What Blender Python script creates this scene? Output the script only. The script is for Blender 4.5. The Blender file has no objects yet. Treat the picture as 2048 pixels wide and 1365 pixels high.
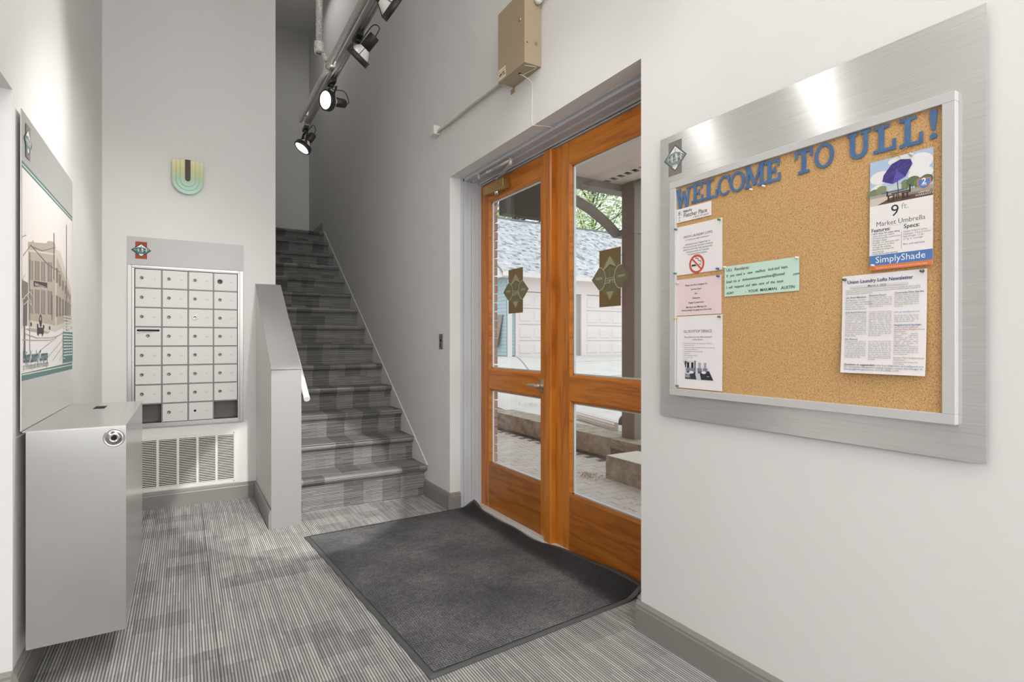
import bpy, math, random
from mathutils import Vector, Matrix
random.seed(7)
C = bpy.context.scene.collection
PI = math.pi

# ------------------------------------------------------------------ camera, world, lights, exposure
H_CAM = 1.27
YAW = math.radians(30.92)
F_PX = 1097.6
sc = bpy.context.scene
cam_d = bpy.data.cameras.new('camera'); cam = bpy.data.objects.new('camera', cam_d); C.objects.link(cam)
cam.location = (0, 0, H_CAM); cam.rotation_euler = (PI/2, 0, -YAW)
cam_d.sensor_width = 36; cam_d.lens = F_PX/2048*36; cam_d.shift_y = 2.5/2048; cam_d.clip_start = 0.02; cam_d.clip_end = 300
sc.camera = cam
world = bpy.data.worlds.new('overcast_sky'); sc.world = world; world.use_nodes = True
bg = world.node_tree.nodes['Background']; bg.inputs[0].default_value = (0.93, 0.97, 1.0, 1); bg.inputs[1].default_value = 1.45
sc.view_settings.view_transform = 'Standard'; sc.view_settings.look = 'None'
sc.view_settings.exposure = 0.1; sc.view_settings.gamma = 1.0; sc.view_settings.use_curve_mapping = False
SPOT_W = 24.0
def area(name, loc, rot, sx, sy, w, col=(1, .993, .985)):
    l = bpy.data.lights.new(name, 'AREA'); l.shape = 'RECTANGLE'; l.size = sx; l.size_y = sy; l.energy = w; l.color = col
    o = bpy.data.objects.new(name, l); C.objects.link(o); o.location = loc; o.rotation_euler = rot
    return o
area('lobby_fill', (0.5, -0.4, 4.45), (0, 0, 0), 1.6, 3.8, 54)  # unseen fill lamp added overhead to lift the whole lobby
area('front_fill', (0.3, -2.5, 2.1), (PI/2, 0, 0), 3.6, 2.8, 128, (.98, .99, 1))  # fill lamp added behind the camera for back wall and stairs; no window there
area('side_room_fill', (-2.2, 0.6, 2.55), (0, 0, 0), 1.2, 2.0, 40)  # unseen fill added; reaches the right wall through the left opening
area('stairwell_fill', (1.2, 7.2, 6.0), (0, 0, 0), 0.7, 1.6, 6.5)  # added unseen fill, sets how bright the upper stairwell walls get

# ------------------------------------------------------------------ helpers
def lin(c):
    return c/12.92 if c <= .04045 else ((c+.055)/1.055)**2.4
def hx(r, g, b):
    return (lin(r/255), lin(g/255), lin(b/255), 1)
MATS = {}
def mat(name, col, rough=.6, metal=0., **kw):
    if name in MATS: return MATS[name]
    m = bpy.data.materials.new(name); m.use_nodes = True
    b = m.node_tree.nodes['Principled BSDF']
    b.inputs['Base Color'].default_value = col if len(col) == 4 else (*col, 1)
    b.inputs['Roughness'].default_value = rough; b.inputs['Metallic'].default_value = metal
    for k, v in kw.items():
        b.inputs[k.replace('_', ' ')].default_value = v
    MATS[name] = m
    return m
class NT:
    """small node-tree writer"""
    def __init__(s, m):
        s.m = m; s.t = m.node_tree; s.b = s.t.nodes['Principled BSDF']
    def n(s, typ, **kw):
        o = s.t.nodes.new(typ)
        for k, v in kw.items(): setattr(o, k, v)
        return o
    def l(s, a, b): s.t.links.new(a, b)
    def math(s, op, a, b=None, c=None):
        o = s.n('ShaderNodeMath', operation=op)
        for i, v in enumerate((a, b, c)):
            if v is None: continue
            if isinstance(v, (int, float)): o.inputs[i].default_value = v
            else: s.l(v, o.inputs[i])
        return o.outputs[0]
    def pos(s):
        g = s.n('ShaderNodeNewGeometry'); sp = s.n('ShaderNodeSeparateXYZ'); s.l(g.outputs['Position'], sp.inputs[0])
        return g.outputs['Position'], sp.outputs[0], sp.outputs[1], sp.outputs[2]
    def comb(s, x, y, z=0.):
        o = s.n('ShaderNodeCombineXYZ')
        for i, v in enumerate((x, y, z)):
            if isinstance(v, (int, float)): o.inputs[i].default_value = v
            else: s.l(v, o.inputs[i])
        return o.outputs[0]
    def noise(s, vec, scale, detail=3., rough=.5):
        o = s.n('ShaderNodeTexNoise'); o.inputs['Scale'].default_value = scale; o.inputs['Detail'].default_value = detail
        o.inputs['Roughness'].default_value = rough; s.l(vec, o.inputs['Vector']); return o.outputs['Fac']
    def white(s, vec):
        o = s.n('ShaderNodeTexWhiteNoise', noise_dimensions='3D'); s.l(vec, o.inputs['Vector']); return o.outputs['Value']
    def scale(s, vec, v3):
        o = s.n('ShaderNodeVectorMath', operation='MULTIPLY'); s.l(vec, o.inputs[0]); o.inputs[1].default_value = v3; return o.outputs[0]
    def ramp(s, fac, stops, interp='LINEAR'):
        o = s.n('ShaderNodeValToRGB'); cr = o.color_ramp; cr.interpolation = interp
        while len(cr.elements) < len(stops): cr.elements.new(.5)
        for e, (p, c) in zip(cr.elements, stops): e.position = p; e.color = c
        s.l(fac, o.inputs[0]); return o.outputs[0]
    def mix(s, fac, a, b, typ='MIX'):
        o = s.n('ShaderNodeMix', data_type='RGBA', blend_type=typ)
        for i, v in ((0, fac), (6, a), (7, b)):
            if isinstance(v, (int, float)): o.inputs[i].default_value = v
            elif isinstance(v, tuple): o.inputs[i].default_value = v
            else: s.l(v, o.inputs[i])
        return o.outputs[2]
    def bump(s, h, strength, dist=.002):
        o = s.n('ShaderNodeBump'); o.inputs['Strength'].default_value = strength; o.inputs['Distance'].default_value = dist
        s.l(h, o.inputs['Height']); s.l(o.outputs[0], s.b.inputs['Normal'])
    def color(s, c): s.l(c, s.b.inputs['Base Color'])
    def rough(s, r): s.l(r, s.b.inputs['Roughness'])

BASE = {}
def base_of(o):
    return BASE.get(o.name, Vector((0, 0, 0))) if o else Vector((0, 0, 0))
def link(name, me, parent=None, wloc=None):
    o = bpy.data.objects.new(name, me); C.objects.link(o)
    if parent is not None: o.parent = parent
    if wloc is not None: o.location = Vector(wloc) - base_of(parent)
    BASE[o.name] = Vector(wloc) if wloc is not None else base_of(parent)
    return o
def tag(o, label=None, cat=None, group=None, kind=None):
    if label: o['label'] = label
    if cat: o['category'] = cat
    if group: o['group'] = group
    if kind: o['kind'] = kind
    return o
def thing(name, label, cat, loc, group=None, kind=None):
    o = bpy.data.objects.new(name, None); C.objects.link(o); o.location = loc; o.empty_display_size = .05
    BASE[o.name] = Vector(loc)
    return tag(o, label, cat, group, kind)
class MB:
    def __init__(s): s.v = []; s.f = []; s.mi = []; s.sm = []
    def add(s, vs, fs, mi=0, smooth=False):
        o = len(s.v); s.v += [tuple(v) for v in vs]
        for f in fs: s.f.append(tuple(i+o for i in f)); s.mi.append(mi); s.sm.append(smooth)
        return s
    def box(s, a, b, mi=0):
        x0, y0, z0 = [min(p, q) for p, q in zip(a, b)]; x1, y1, z1 = [max(p, q) for p, q in zip(a, b)]
        return s.add([(x0,y0,z0),(x1,y0,z0),(x1,y1,z0),(x0,y1,z0),(x0,y0,z1),(x1,y0,z1),(x1,y1,z1),(x0,y1,z1)],
              [(3,2,1,0),(4,5,6,7),(0,1,5,4),(1,2,6,5),(2,3,7,6),(3,0,4,7)], mi)
    def cham(s, a, b, c, mi=0):
        """box with all edges chamfered by c"""
        lo = [min(p, q) for p, q in zip(a, b)]; hi = [max(p, q) for p, q in zip(a, b)]
        import itertools
        pts = []; idx = {}
        for sg in itertools.product((0, 1), repeat=3):
            for ax in range(3):
                p = [(hi if sg[k] else lo)[k] for k in range(3)]
                for k in range(3):
                    if k != ax: p[k] += (-c if sg[k] else c)
                idx[(sg, ax)] = len(pts); pts.append(tuple(p))
        fs = []
        for ax in range(3):
            o1, o2 = [k for k in range(3) if k != ax]
            for sd in (0, 1):
                q = []
                for u, w in ((0,0),(1,0),(1,1),(0,1)):
                    sg = [0,0,0]; sg[ax] = sd; sg[o1] = u; sg[o2] = w; q.append(idx[(tuple(sg), ax)])
                if (sd == 1) == (ax == 1): q.reverse()
                fs.append(q)
        for ax in range(3):
            o1, o2 = [k for k in range(3) if k != ax]
            for u in (0, 1):
                for w in (0, 1):
                    sg0 = [0,0,0]; sg1 = [0,0,0]; sg0[o1] = sg1[o1] = u; sg0[o2] = sg1[o2] = w; sg1[ax] = 1
                    q = [idx[(tuple(sg0), o1)], idx[(tuple(sg1), o1)], idx[(tuple(sg1), o2)], idx[(tuple(sg0), o2)]]
                    fs.append(q)
        for sg in itertools.product((0, 1), repeat=3):
            fs.append([idx[(sg, 0)], idx[(sg, 1)], idx[(sg, 2)]])
        ctr = Vector([(p+q)/2 for p, q in zip(lo, hi)])
        out = []
        for f in fs:
            P = [Vector(pts[i]) for i in f]; nn = (P[1]-P[0]).cross(P[2]-P[0]); m = sum(P, Vector())/len(P)
            out.append(f if nn.dot(m-ctr) >= 0 else list(reversed(f)))
        return s.add(pts, out, mi)
    def prism(s, poly, ax, a, b, mi=0, smooth=False):
        """polygon (2D in the two other axes, in order) extruded along axis ax from a to b"""
        n = len(poly); vs = []
        for d in (a, b):
            for p, q in poly:
                vs.append({0: (d, p, q), 1: (p, d, q), 2: (p, q, d)}[ax])
        fs = [tuple(range(n-1, -1, -1)), tuple(range(n, 2*n))]
        o = len(s.v); s.add(vs, fs, mi)
        for i in range(n):
            j = (i+1) % n; s.f.append((o+i, o+j, o+n+j, o+n+i)); s.mi.append(mi); s.sm.append(smooth)
        return s
    def cyl(s, p, q, r, r2=None, n=16, mi=0, caps=True):
        p = Vector(p); q = Vector(q); d = (q-p).normalized(); r2 = r if r2 is None else r2
        a = d.orthogonal().normalized(); b = d.cross(a)
        vs = []
        for c, rr in ((p, r), (q, r2)):
            for i in range(n):
                t = 2*PI*i/n; vs.append(c + a*(rr*math.cos(t)) + b*(rr*math.sin(t)))
        o = len(s.v)
        s.add(vs, [(i, (i+1) % n, n+(i+1) % n, n+i) for i in range(n)], mi, True)
        if caps:
            s.f.append(tuple(o+i for i in range(n-1, -1, -1))); s.mi.append(mi); s.sm.append(False)
            s.f.append(tuple(o+n+i for i in range(n))); s.mi.append(mi); s.sm.append(False)
        return s
    def lathe(s, org, axis, prof, n=24, mi=0):
        """prof: list of (distance along axis, radius)"""
        org = Vector(org); d = Vector(axis).normalized(); a = d.orthogonal().normalized(); b = d.cross(a)
        o = len(s.v); vs = []
        for h, r in prof:
            for i in range(n):
                t = 2*PI*i/n; vs.append(org + d*h + (a*math.cos(t) + b*math.sin(t))*max(r, 1e-5))
        fs = []
        for k in range(len(prof)-1):
            for i in range(n):
                j = (i+1) % n; fs.append((k*n+i, k*n+j, (k+1)*n+j, (k+1)*n+i))
        return s.add(vs, fs, mi, True)
    def tube(s, pts, r, n=8, mi=0):
        pts = [Vector(p) for p in pts]; o = len(s.v); m = len(pts); vs = []
        up = None
        for k, p in enumerate(pts):
            d = (pts[min(k+1, m-1)] - pts[max(k-1, 0)]).normalized()
            a = d.orthogonal().normalized() if up is None else (up - d*up.dot(d)).normalized()
            up = a; b = d.cross(a)
            rr = r[k] if isinstance(r, (list, tuple)) else r
            for i in range(n):
                t = 2*PI*i/n; vs.append(p + a*(rr*math.cos(t)) + b*(rr*math.sin(t)))
        fs = [(k*n+i, k*n+(i+1) % n, (k+1)*n+(i+1) % n, (k+1)*n+i) for k in range(m-1) for i in range(n)]
        fs2 = [tuple(range(n-1, -1, -1)), tuple((m-1)*n+i for i in range(n))]
        s.add(vs, fs, mi, True); 
        for f in fs2: s.f.append(tuple(o+i for i in f)); s.mi.append(mi); s.sm.append(False)
        return s
    def mesh(s, name, mats, off=(0, 0, 0)):
        me = bpy.data.meshes.new(name); off = Vector(off)
        me.from_pydata([Vector(v)-off for v in s.v], [], s.f)
        for m in (mats if isinstance(mats, (list, tuple)) else [mats]): me.materials.append(m)
        me.polygons.foreach_set('material_index', s.mi); me.polygons.foreach_set('use_smooth', s.sm); me.update()
        return me
    def build(s, name, mats, parent=None, bevel=0., own=False):
        """world-space verts; mesh is stored relative to the parent's base (or its own centre)"""
        if own or parent is None:
            xs = list(zip(*s.v)); ctr = Vector([(min(a)+max(a))/2 for a in xs]); ctr.z = min(xs[2])
            o = link(name, s.mesh(name, mats, ctr), parent, ctr)
        else:
            o = link(name, s.mesh(name, mats, base_of(parent)), parent)
        if bevel:
            md = o.modifiers.new('bevel', 'BEVEL'); md.width = bevel; md.segments = 2; md.limit_method = 'ANGLE'; md.harden_normals = False
        return o
def struct(name, mb, m, parent=None, **kw):
    o = mb.build(name, m, parent, **kw)
    if parent is None: o['kind'] = 'structure'
    return o
def smooth_path(pts, n=6):
    """Catmull-Rom through pts"""
    P = [Vector(p) for p in pts]; P = [P[0]*2-P[1]] + P + [P[-1]*2-P[-2]]; out = []
    for i in range(1, len(P)-2):
        for k in range(n):
            t = k/n; a, b, c, d = P[i-1:i+3]
            out.append(.5*((2*b)+(c-a)*t+(2*a-5*b+4*c-d)*t*t+(3*b-a-3*c+d)*t**3))
    out.append(P[-2]); return out

# ------------------------------------------------------------------ materials
M_wall = mat('wall_paint', hx(226, 222, 216), .75)
t = NT(M_wall); p, x, y, z = t.pos(); nz = t.noise(p, 60, 4); t.bump(nz, .12, .002)
t.color(t.mix(t.noise(t.scale(p, (1.3, 1.3, .7)), 2.2, 4), hx(219, 217, 214), hx(226, 224, 222)))
M_base = mat('baseboard_gray_paint', hx(136, 131, 127), .38)
M_graycap = mat('gray_wall_cap_paint', hx(146, 144, 142), .5)
M_ceil = mat('ceiling_paint', hx(232, 230, 226), .8)
M_frame = mat('door_frame_gray_paint', hx(198, 199, 203), .45)
M_steel = mat('brushed_steel', hx(205, 204, 201), .31, .72, Anisotropic=.9)
t = NT(M_steel); p, x, y, z = t.pos()
nz = t.noise(t.scale(p, (30, 6, 900)), 1.0, 2)
t.color(t.ramp(nz, [(.3, hx(204, 204, 202)), (.7, hx(222, 221, 219))])); t.bump(nz, .03, .0004)
t.l(t.comb(0., 0., 1.), t.b.inputs['Tangent'])
M_steelx = mat('brushed_steel_box', hx(200, 199, 196), .22, .9)
t = NT(M_steelx); p, x, y, z = t.pos()
nz = t.noise(t.scale(p, (8, 8, 900)), 1.0, 2); nz2 = t.noise(p, 9, 5, .7)
t.color(t.mix(nz2, t.ramp(nz, [(.3, hx(200, 200, 199)), (.7, hx(214, 213, 211))]), hx(212, 211, 209))); t.bump(nz, .03, .0004)
M_alum = mat('aluminum', hx(196, 195, 192), .35, .9)
M_alumpaint = mat('silver_door_finish', hx(212, 210, 207), .55, .15)
M_alumframe = mat('mailbox_frame_metal', hx(178, 176, 173), .35, .75)
M_dark = mat('dark_void', hx(28, 27, 26), .9)
M_bin = mat('mailbox_inner_metal', hx(118, 115, 111), .5, .5)
M_chrome = mat('chrome', hx(190, 188, 184), .18, 1.)
M_bronze = mat('antique_brass', hx(176, 160, 132), .4, .6)
M_brass = mat('satin_brass', hx(176, 146, 96), .35, .75)
M_black = mat('black_metal', hx(40, 38, 36), .45, .3)
M_galv = mat('galvanized_pipe', hx(170, 168, 163), .55, .25)
t = NT(M_galv); p, *_ = t.pos(); t.color(t.ramp(t.noise(p, 140, 3), [(.35, hx(140, 138, 133)), (.65, hx(186, 184, 179))]))
M_white = mat('white_enamel', hx(226, 222, 215), .45)
M_whiteplastic = mat('white_plastic', hx(226, 224, 218), .5)
M_tan = mat('tan_enamel', hx(164, 146, 119), .45)
M_paper = mat('white_paper', hx(236, 231, 230), .8)
M_pink = mat('pink_paper', hx(233, 212, 212), .8)
M_green = mat('mint_paper', hx(199, 226, 210), .8)
M_rubber = mat('mat_rubber_edge', hx(84, 85, 86), .55)

def carpet(name, steps):
    m = mat(name, hx(120, 118, 115), .95); t = NT(m); p, x, y, z = t.pos()
    if steps: across = t.math('SUBTRACT', y, z); along = x
    else: across = x; along = y
    RW = .0112
    rib = t.math('FLOOR', t.math('DIVIDE', across, RW))
    # broken yarn runs: every rib changes its shade along its length
    ph = t.white(t.comb(rib, 3.0, 0.0))
    run = t.math('FLOOR', t.math('ADD', t.math('DIVIDE', along, .30), t.math('MULTIPLY', ph, 9.0)))
    yarn = t.white(t.comb(rib, run, 1.0))
    # woven blocks: a band across the rows is split into pieces of different shade
    by = t.math('FLOOR', t.math('DIVIDE', along, .1517))
    bo = t.math('MULTIPLY', t.white(t.comb(by, 11.0, 2.0)), 3.0)
    bx = t.math('FLOOR', t.math('ADD', t.math('DIVIDE', across, .22), bo))
    blk = t.white(t.comb(bx, by, 5.0))
    by2 = t.math('FLOOR', t.math('DIVIDE', along, .0758)); bo2 = t.math('MULTIPLY', t.white(t.comb(by2, 4.0, 7.0)), 3.0)
    bx2 = t.math('FLOOR', t.math('ADD', t.math('DIVIDE', across, .10), bo2))
    blk2 = t.white(t.comb(bx2, by2, 8.0))
    fr = t.math('FRACT', t.math('DIVIDE', across, RW))
    prof = t.math('ABSOLUTE', t.math('SUBTRACT', fr, .5))           # 0 centre .. .5 groove
    fz = t.noise(p, 420, 2)
    dark = t.math('MULTIPLY', t.math('GREATER_THAN', blk, .74), .11 if not steps else .19)
    dark2 = t.math('MULTIPLY', t.math('GREATER_THAN', blk2, .80), .05)
    v = t.math('ADD', t.math('MULTIPLY', yarn, .20), .47)
    v = t.math('SUBTRACT', t.math('SUBTRACT', v, dark), dark2)
    v = t.math('ADD', v, t.math('MULTIPLY', t.math('SUBTRACT', fz, .5), .35))
    lo, mid, hi = (hx(66, 65, 63), hx(148, 146, 143), hx(186, 184, 180)) if steps else (hx(92, 91, 89), hx(176, 174, 171), hx(224, 222, 218))
    col = t.ramp(v, [(.10, lo), (.55, mid), (.85, hi)])
    groove = t.ramp(prof, [(.16, (1, 1, 1, 1)), (.44, (.26, .25, .24, 1))])
    t.color(t.mix(1.0, col, groove, 'MULTIPLY'))
    hgt = t.math('ADD', t.math('MULTIPLY', prof, -1.0), t.math('MULTIPLY', fz, .5)); t.bump(hgt, .5, .003)
    return m
M_carpet = carpet('ribbed_carpet_tile', False)
M_carpet_s = carpet('ribbed_stair_carpet', True)
M_mat = mat('charcoal_entrance_mat', hx(74, 74, 75), .95)
t = NT(M_mat); p, x, y, z = t.pos()
rx = t.math('FRACT', t.math('DIVIDE', y, .0125)); rr = t.math('ABSOLUTE', t.math('SUBTRACT', rx, .5))
rb = t.math('ABSOLUTE', t.math('SUBTRACT', t.math('FRACT', t.math('DIVIDE', x, .011)), .5))
sp = t.noise(p, 330, 2, .7); big = t.noise(p, 2.3, 4); mid_ = t.noise(p, 30, 3)
v = t.math('ADD', t.math('MULTIPLY', sp, .75), t.math('ADD', t.math('MULTIPLY', big, .34), t.math('MULTIPLY', mid_, .12)))
v = t.math('SUBTRACT', v, t.math('MULTIPLY', rr, .30)); v = t.math('SUBTRACT', v, t.math('MULTIPLY', rb, .18))
door_strip = t.n('ShaderNodeMapRange'); door_strip.interpolation_type = 'SMOOTHSTEP'; door_strip.inputs[1].default_value = 1.74; door_strip.inputs[2].default_value = 1.84
t.l(t.math('ADD', x, t.math('MULTIPLY', t.math('SUBTRACT', mid_, .5), .10)), door_strip.inputs[0])
v = t.math('SUBTRACT', t.math('ADD', v, .05), t.math('MULTIPLY', door_strip.outputs[0], .22))     # pile made darker in a strip along the door
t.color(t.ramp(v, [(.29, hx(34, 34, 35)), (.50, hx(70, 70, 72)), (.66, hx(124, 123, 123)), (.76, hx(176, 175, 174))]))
t.bump(t.math('SUBTRACT', sp, rr), .6, .003)

def wood(name, horiz):
    m = mat(name, hx(186, 104, 34), .33); t = NT(m); p, x, y, z = t.pos()
    a, b = (z, y) if horiz else (y, z)          # a across the grain, b along it
    g = t.n('ShaderNodeObjectInfo'); rnd = t.math('MULTIPLY', g.outputs['Random'], 17.)
    vec = t.comb(t.math('ADD', t.math('MULTIPLY', a, 9.), rnd), t.math('MULTIPLY', b, .9), rnd)
    warp = t.noise(vec, 1.0, 3, .55)
    rings = t.math('FRACT', t.math('ADD', t.math('MULTIPLY', a, 6.), t.math('MULTIPLY', warp, 4.2)))
    ring = t.math('POWER', t.math('ABSOLUTE', t.math('SUBTRACT', rings, .5)), 1.6)
    fine = t.noise(t.comb(t.math('MULTIPLY', a, 220.), t.math('MULTIPLY', b, 5.), rnd), 1.0, 3)
    v = t.math('ADD', t.math('MULTIPLY', ring, .85), t.math('MULTIPLY', fine, .55))
    col = t.ramp(v, [(.08, hx(214, 138, 48)), (.40, hx(196, 114, 32)), (.70, hx(148, 80, 18))])
    if horiz:
        dirt = t.noise(p, 4.0, 5, .65)
        low = t.math('MULTIPLY', t.math('LESS_THAN', z, .37), dirt)
        col = t.mix(t.math('MULTIPLY', low, .75), col, hx(84, 48, 22))
    t.color(col); t.bump(fine, .06, .001)
    t.b.inputs['Coat Weight'].default_value = .1; t.b.inputs['Coat Roughness'].default_value = .25
    return m
M_wood_v = wood('orange_pine_upright_grain', False)
M_wood_h = wood('orange_pine_level_grain', True)

def glass(name, tint=(1, 1, 1, 1)):
    m = bpy.data.materials.new(name); m.use_nodes = True; nt = m.node_tree; nt.nodes.clear()
    o = nt.nodes.new('ShaderNodeOutputMaterial'); tr = nt.nodes.new('ShaderNodeBsdfTransparent'); gl = nt.nodes.new('ShaderNodeBsdfGlossy')
    lw = nt.nodes.new('ShaderNodeLayerWeight'); lw.inputs[0].default_value = .5; mx = nt.nodes.new('ShaderNodeMixShader')
    pw_ = nt.nodes.new('ShaderNodeMath'); pw_.operation = 'POWER'; pw_.inputs[1].default_value = 5.0          # Schlick, same on both faces
    ma = nt.nodes.new('ShaderNodeMath'); ma.operation = 'MULTIPLY_ADD'; ma.inputs[1].default_value = .955; ma.inputs[2].default_value = .045
    tr.inputs[0].default_value = tint; gl.inputs['Roughness'].default_value = .01
    nt.links.new(lw.outputs['Facing'], pw_.inputs[0]); nt.links.new(pw_.outputs[0], ma.inputs[0])
    nt.links.new(ma.outputs[0], mx.inputs[0]); nt.links.new(tr.outputs[0], mx.inputs[1]); nt.links.new(gl.outputs[0], mx.inputs[2]); nt.links.new(mx.outputs[0], o.inputs[0])
    return m
M_glass = glass('clear_glass', (.97, .985, .98, 1))

def emit(name, col, s):
    m = mat(name, col, .4); b = m.node_tree.nodes['Principled BSDF']
    b.inputs['Emission Color'].default_value = col; b.inputs['Emission Strength'].default_value = s
    return m
M_lamp = emit('lit_lamp_lens', (1, .96, .9, 1), 14.)

FLAT = {}
def flat(r, g, b, rough=.7):
    k = (r, g, b)
    if k not in FLAT:
        FLAT[k] = mat('ink_%02x%02x%02x' % k, hx(*k), rough)
    return FLAT[k]

# ------------------------------------------------------------------ flat prints: real inked shapes lying on real sheets
def text_geo(s, size, align='LEFT', shear=0., width=0., bold=0., spacing=1., line=1.):
    cu = bpy.data.curves.new('glyphs', 'FONT'); cu.body = s; cu.size = size; cu.align_x = align; cu.shear = shear
    cu.resolution_u = 2; cu.offset = bold; cu.space_character = spacing; cu.space_line = line
    if width: cu.text_boxes[0].width = width
    o = bpy.data.objects.new('glyphs', cu); C.objects.link(o)
    bpy.context.view_layer.update()
    dg = bpy.context.evaluated_depsgraph_get(); me = bpy.data.meshes.new_from_object(o.evaluated_get(dg))
    vs = [(v.co.x, v.co.y) for v in me.vertices]; fs = [tuple(p.vertices) for p in me.polygons]
    bpy.data.objects.remove(o); bpy.data.curves.remove(cu); bpy.data.meshes.remove(me)
    return vs, fs
class Print:
    """2D ink in metres on a plane: origin O (lower left), u to the viewer's right, v up, n towards the viewer"""
    def __init__(s, O, u, v, n, eps=.00003):
        s.O = Vector(O); s.u = Vector(u); s.v = Vector(v); s.n = Vector(n); s.eps = eps; s.k = 1; s.mb = MB(); s.mats = []
    def mi(s, c):
        m = flat(*c) if isinstance(c, tuple) else c
        if m not in s.mats: s.mats.append(m)
        return s.mats.index(m)
    def P(s, x, y): return s.O + s.u*x + s.v*y + s.n*(s.eps*s.k)
    def poly(s, c, pts, up=True):
        a = sum(pts[i][0]*pts[(i+1) % len(pts)][1]-pts[(i+1) % len(pts)][0]*pts[i][1] for i in range(len(pts)))
        f = tuple(range(len(pts)))
        s.mb.add([s.P(*q) for q in pts], [f if a > 0 else f[::-1]], s.mi(c))
        if up: s.k += 1
        return s
    def rect(s, c, x0, y0, x1, y1, up=True): return s.poly(c, [(x0,y0),(x1,y0),(x1,y1),(x0,y1)], up)
    def line(s, c, a, b, w, up=False):
        d = Vector((b[0]-a[0], b[1]-a[1])); L = d.length or 1e-6; n = Vector((-d.y, d.x))*(w/2/L)
        return s.poly(c, [(a[0]-n.x, a[1]-n.y), (b[0]-n.x, b[1]-n.y), (b[0]+n.x, b[1]+n.y), (a[0]+n.x, a[1]+n.y)], up)
    def path(s, c, pts, w):
        for a, b in zip(pts, pts[1:]): s.line(c, a, b, w)
        s.k += 1
    def ell(s, c, cx, cy, rx, ry, n=24, up=True):
        return s.poly(c, [(cx+rx*math.cos(2*PI*i/n), cy+ry*math.sin(2*PI*i/n)) for i in range(n)], up)
    def ring(s, c, cx, cy, r0, r1, ry=1., n=36, a0=0., a1=2*PI):
        for i in range(n):
            p, q = a0+(a1-a0)*i/n, a0+(a1-a0)*(i+1)/n
            s.poly(c, [(cx+r0*math.cos(p), cy+r0*ry*math.sin(p)), (cx+r1*math.cos(p), cy+r1*ry*math.sin(p)), (cx+r1*math.cos(q), cy+r1*ry*math.sin(q)), (cx+r0*math.cos(q), cy+r0*ry*math.sin(q))], False)
        s.k += 1
    def text(s, c, txt, x, y, size, align='LEFT', shear=0., width=0., bold=0., sx=1., rot=0., spacing=1., line=1.):
        vs, fs = text_geo(txt, size, align, shear, width, bold, spacing, line)
        cr, sr = math.cos(rot), math.sin(rot); k = s.mi(c)
        s.mb.add([s.P(x+(a*sx)*cr-b*sr, y+(a*sx)*sr+b*cr) for a, b in vs], fs, k); s.k += 1
    def build(s, name, parent):
        return s.mb.build(name, s.mats, parent)

def logo(pr, x, y, w, h, cols, outline=None, mirror=False):
    """upright rectangle behind a wide diamond with a corner building and lettering; w,h = diamond size, centre x,y"""
    cr, cd, cs, cb, ct = cols          # rectangle, diamond rim, sky, building, lettering
    mx = -1 if mirror else 1
    rw, rh = w*.58, h*1.24
    pr.rect(cr, x-rw/2, y-rh/2, x+rw/2, y+rh/2)
    D = lambda k, c: pr.poly(c, [(x-w/2*k, y), (x, y-h/2*k), (x+w/2*k, y), (x, y+h/2*k)])
    D(1., cd); D(.86, cs)
    k = .43
    pr.poly(cb, [(x-w*k, y), (x-w*.13, y-h*.30), (x+w*.13, y-h*.30), (x+w*k, y), (x+w*.24*mx*mx, y+h*.14), (x+w*.02, y+h*.22), (x-w*.22, y+h*.19)])
    for i, fx in enumerate((-.25, -.14, -.05, .07, .16, .25)):
        pr.rect(cs if i % 2 else cd, x+w*fx-w*.012, y-h*.12, x+w*fx+w*.02, y+h*.12, False)
    pr.k += 1
    pr.rect(cs, x+w*.015, y+h*.02, x+w*.05, y+h*.17); pr.rect(cd, x-w*.01, y+h*.2, x+w*.01, y+h*.34)
    pr.rect(cs, x-w*.1, y-h*.285, x+w*.1, y-h*.25)
    pr.text(ct, 'UNION LAUNDRY', x, y-h*.03, h*.105, 'CENTER', sx=mx*.82 if w < h*1.2 else mx)
    pr.text(ct, 'LOFTS', x, y-h*.145, h*.09, 'CENTER', sx=mx)

# pixel on the calibrated photo -> (y, z) on an upright plane x = X  (used only to read off flat artwork)
_s, _c = math.sin(YAW), math.cos(YAW)
def wall_pt(u, v, X):
    a = (u-1024)/F_PX; b = -(v-685)/F_PX; k = X/(_s+a*_c)
    return (_c-a*_s)*k, H_CAM+b*k

# ------------------------------------------------------------------ the room shell
XW, XD, YB, XL, YJ = 1.735, 1.985, 4.985, -.51, 2.533
XOUT = 2.062
OP0, OP1, OPZ = 1.787, 3.815, 2.525
CEIL = 4.6
fl = struct('floor', MB().box((-4.2, -2.6, -.12), (XW, 5.2, -.006)).box((XW, OP0, -.12), (XOUT, OP1, -.006)), mat('floor_underlay', hx(60, 58, 56), .9))
TS = .6067
tile_me = MB().cham((-TS/2+.0008, -TS/2+.0008, -.006), (TS/2-.0008, TS/2-.0008, 0), .0012).mesh('carpet_tile', M_carpet)
def cut_tile(x0, x1, y0, y1):
    c = ((x0+x1)/2, (y0+y1)/2, 0)
    if x1-x0 > TS-.001 and y1-y0 > TS-.001: me = tile_me
    else: me = MB().cham((x0+.0008-c[0], y0+.0008-c[1], -.006), (x1-.0008-c[0], y1-.0008-c[1], 0), .0012).mesh('carpet_tile', M_carpet)
    link('carpet_tile', me, fl, c)
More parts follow.
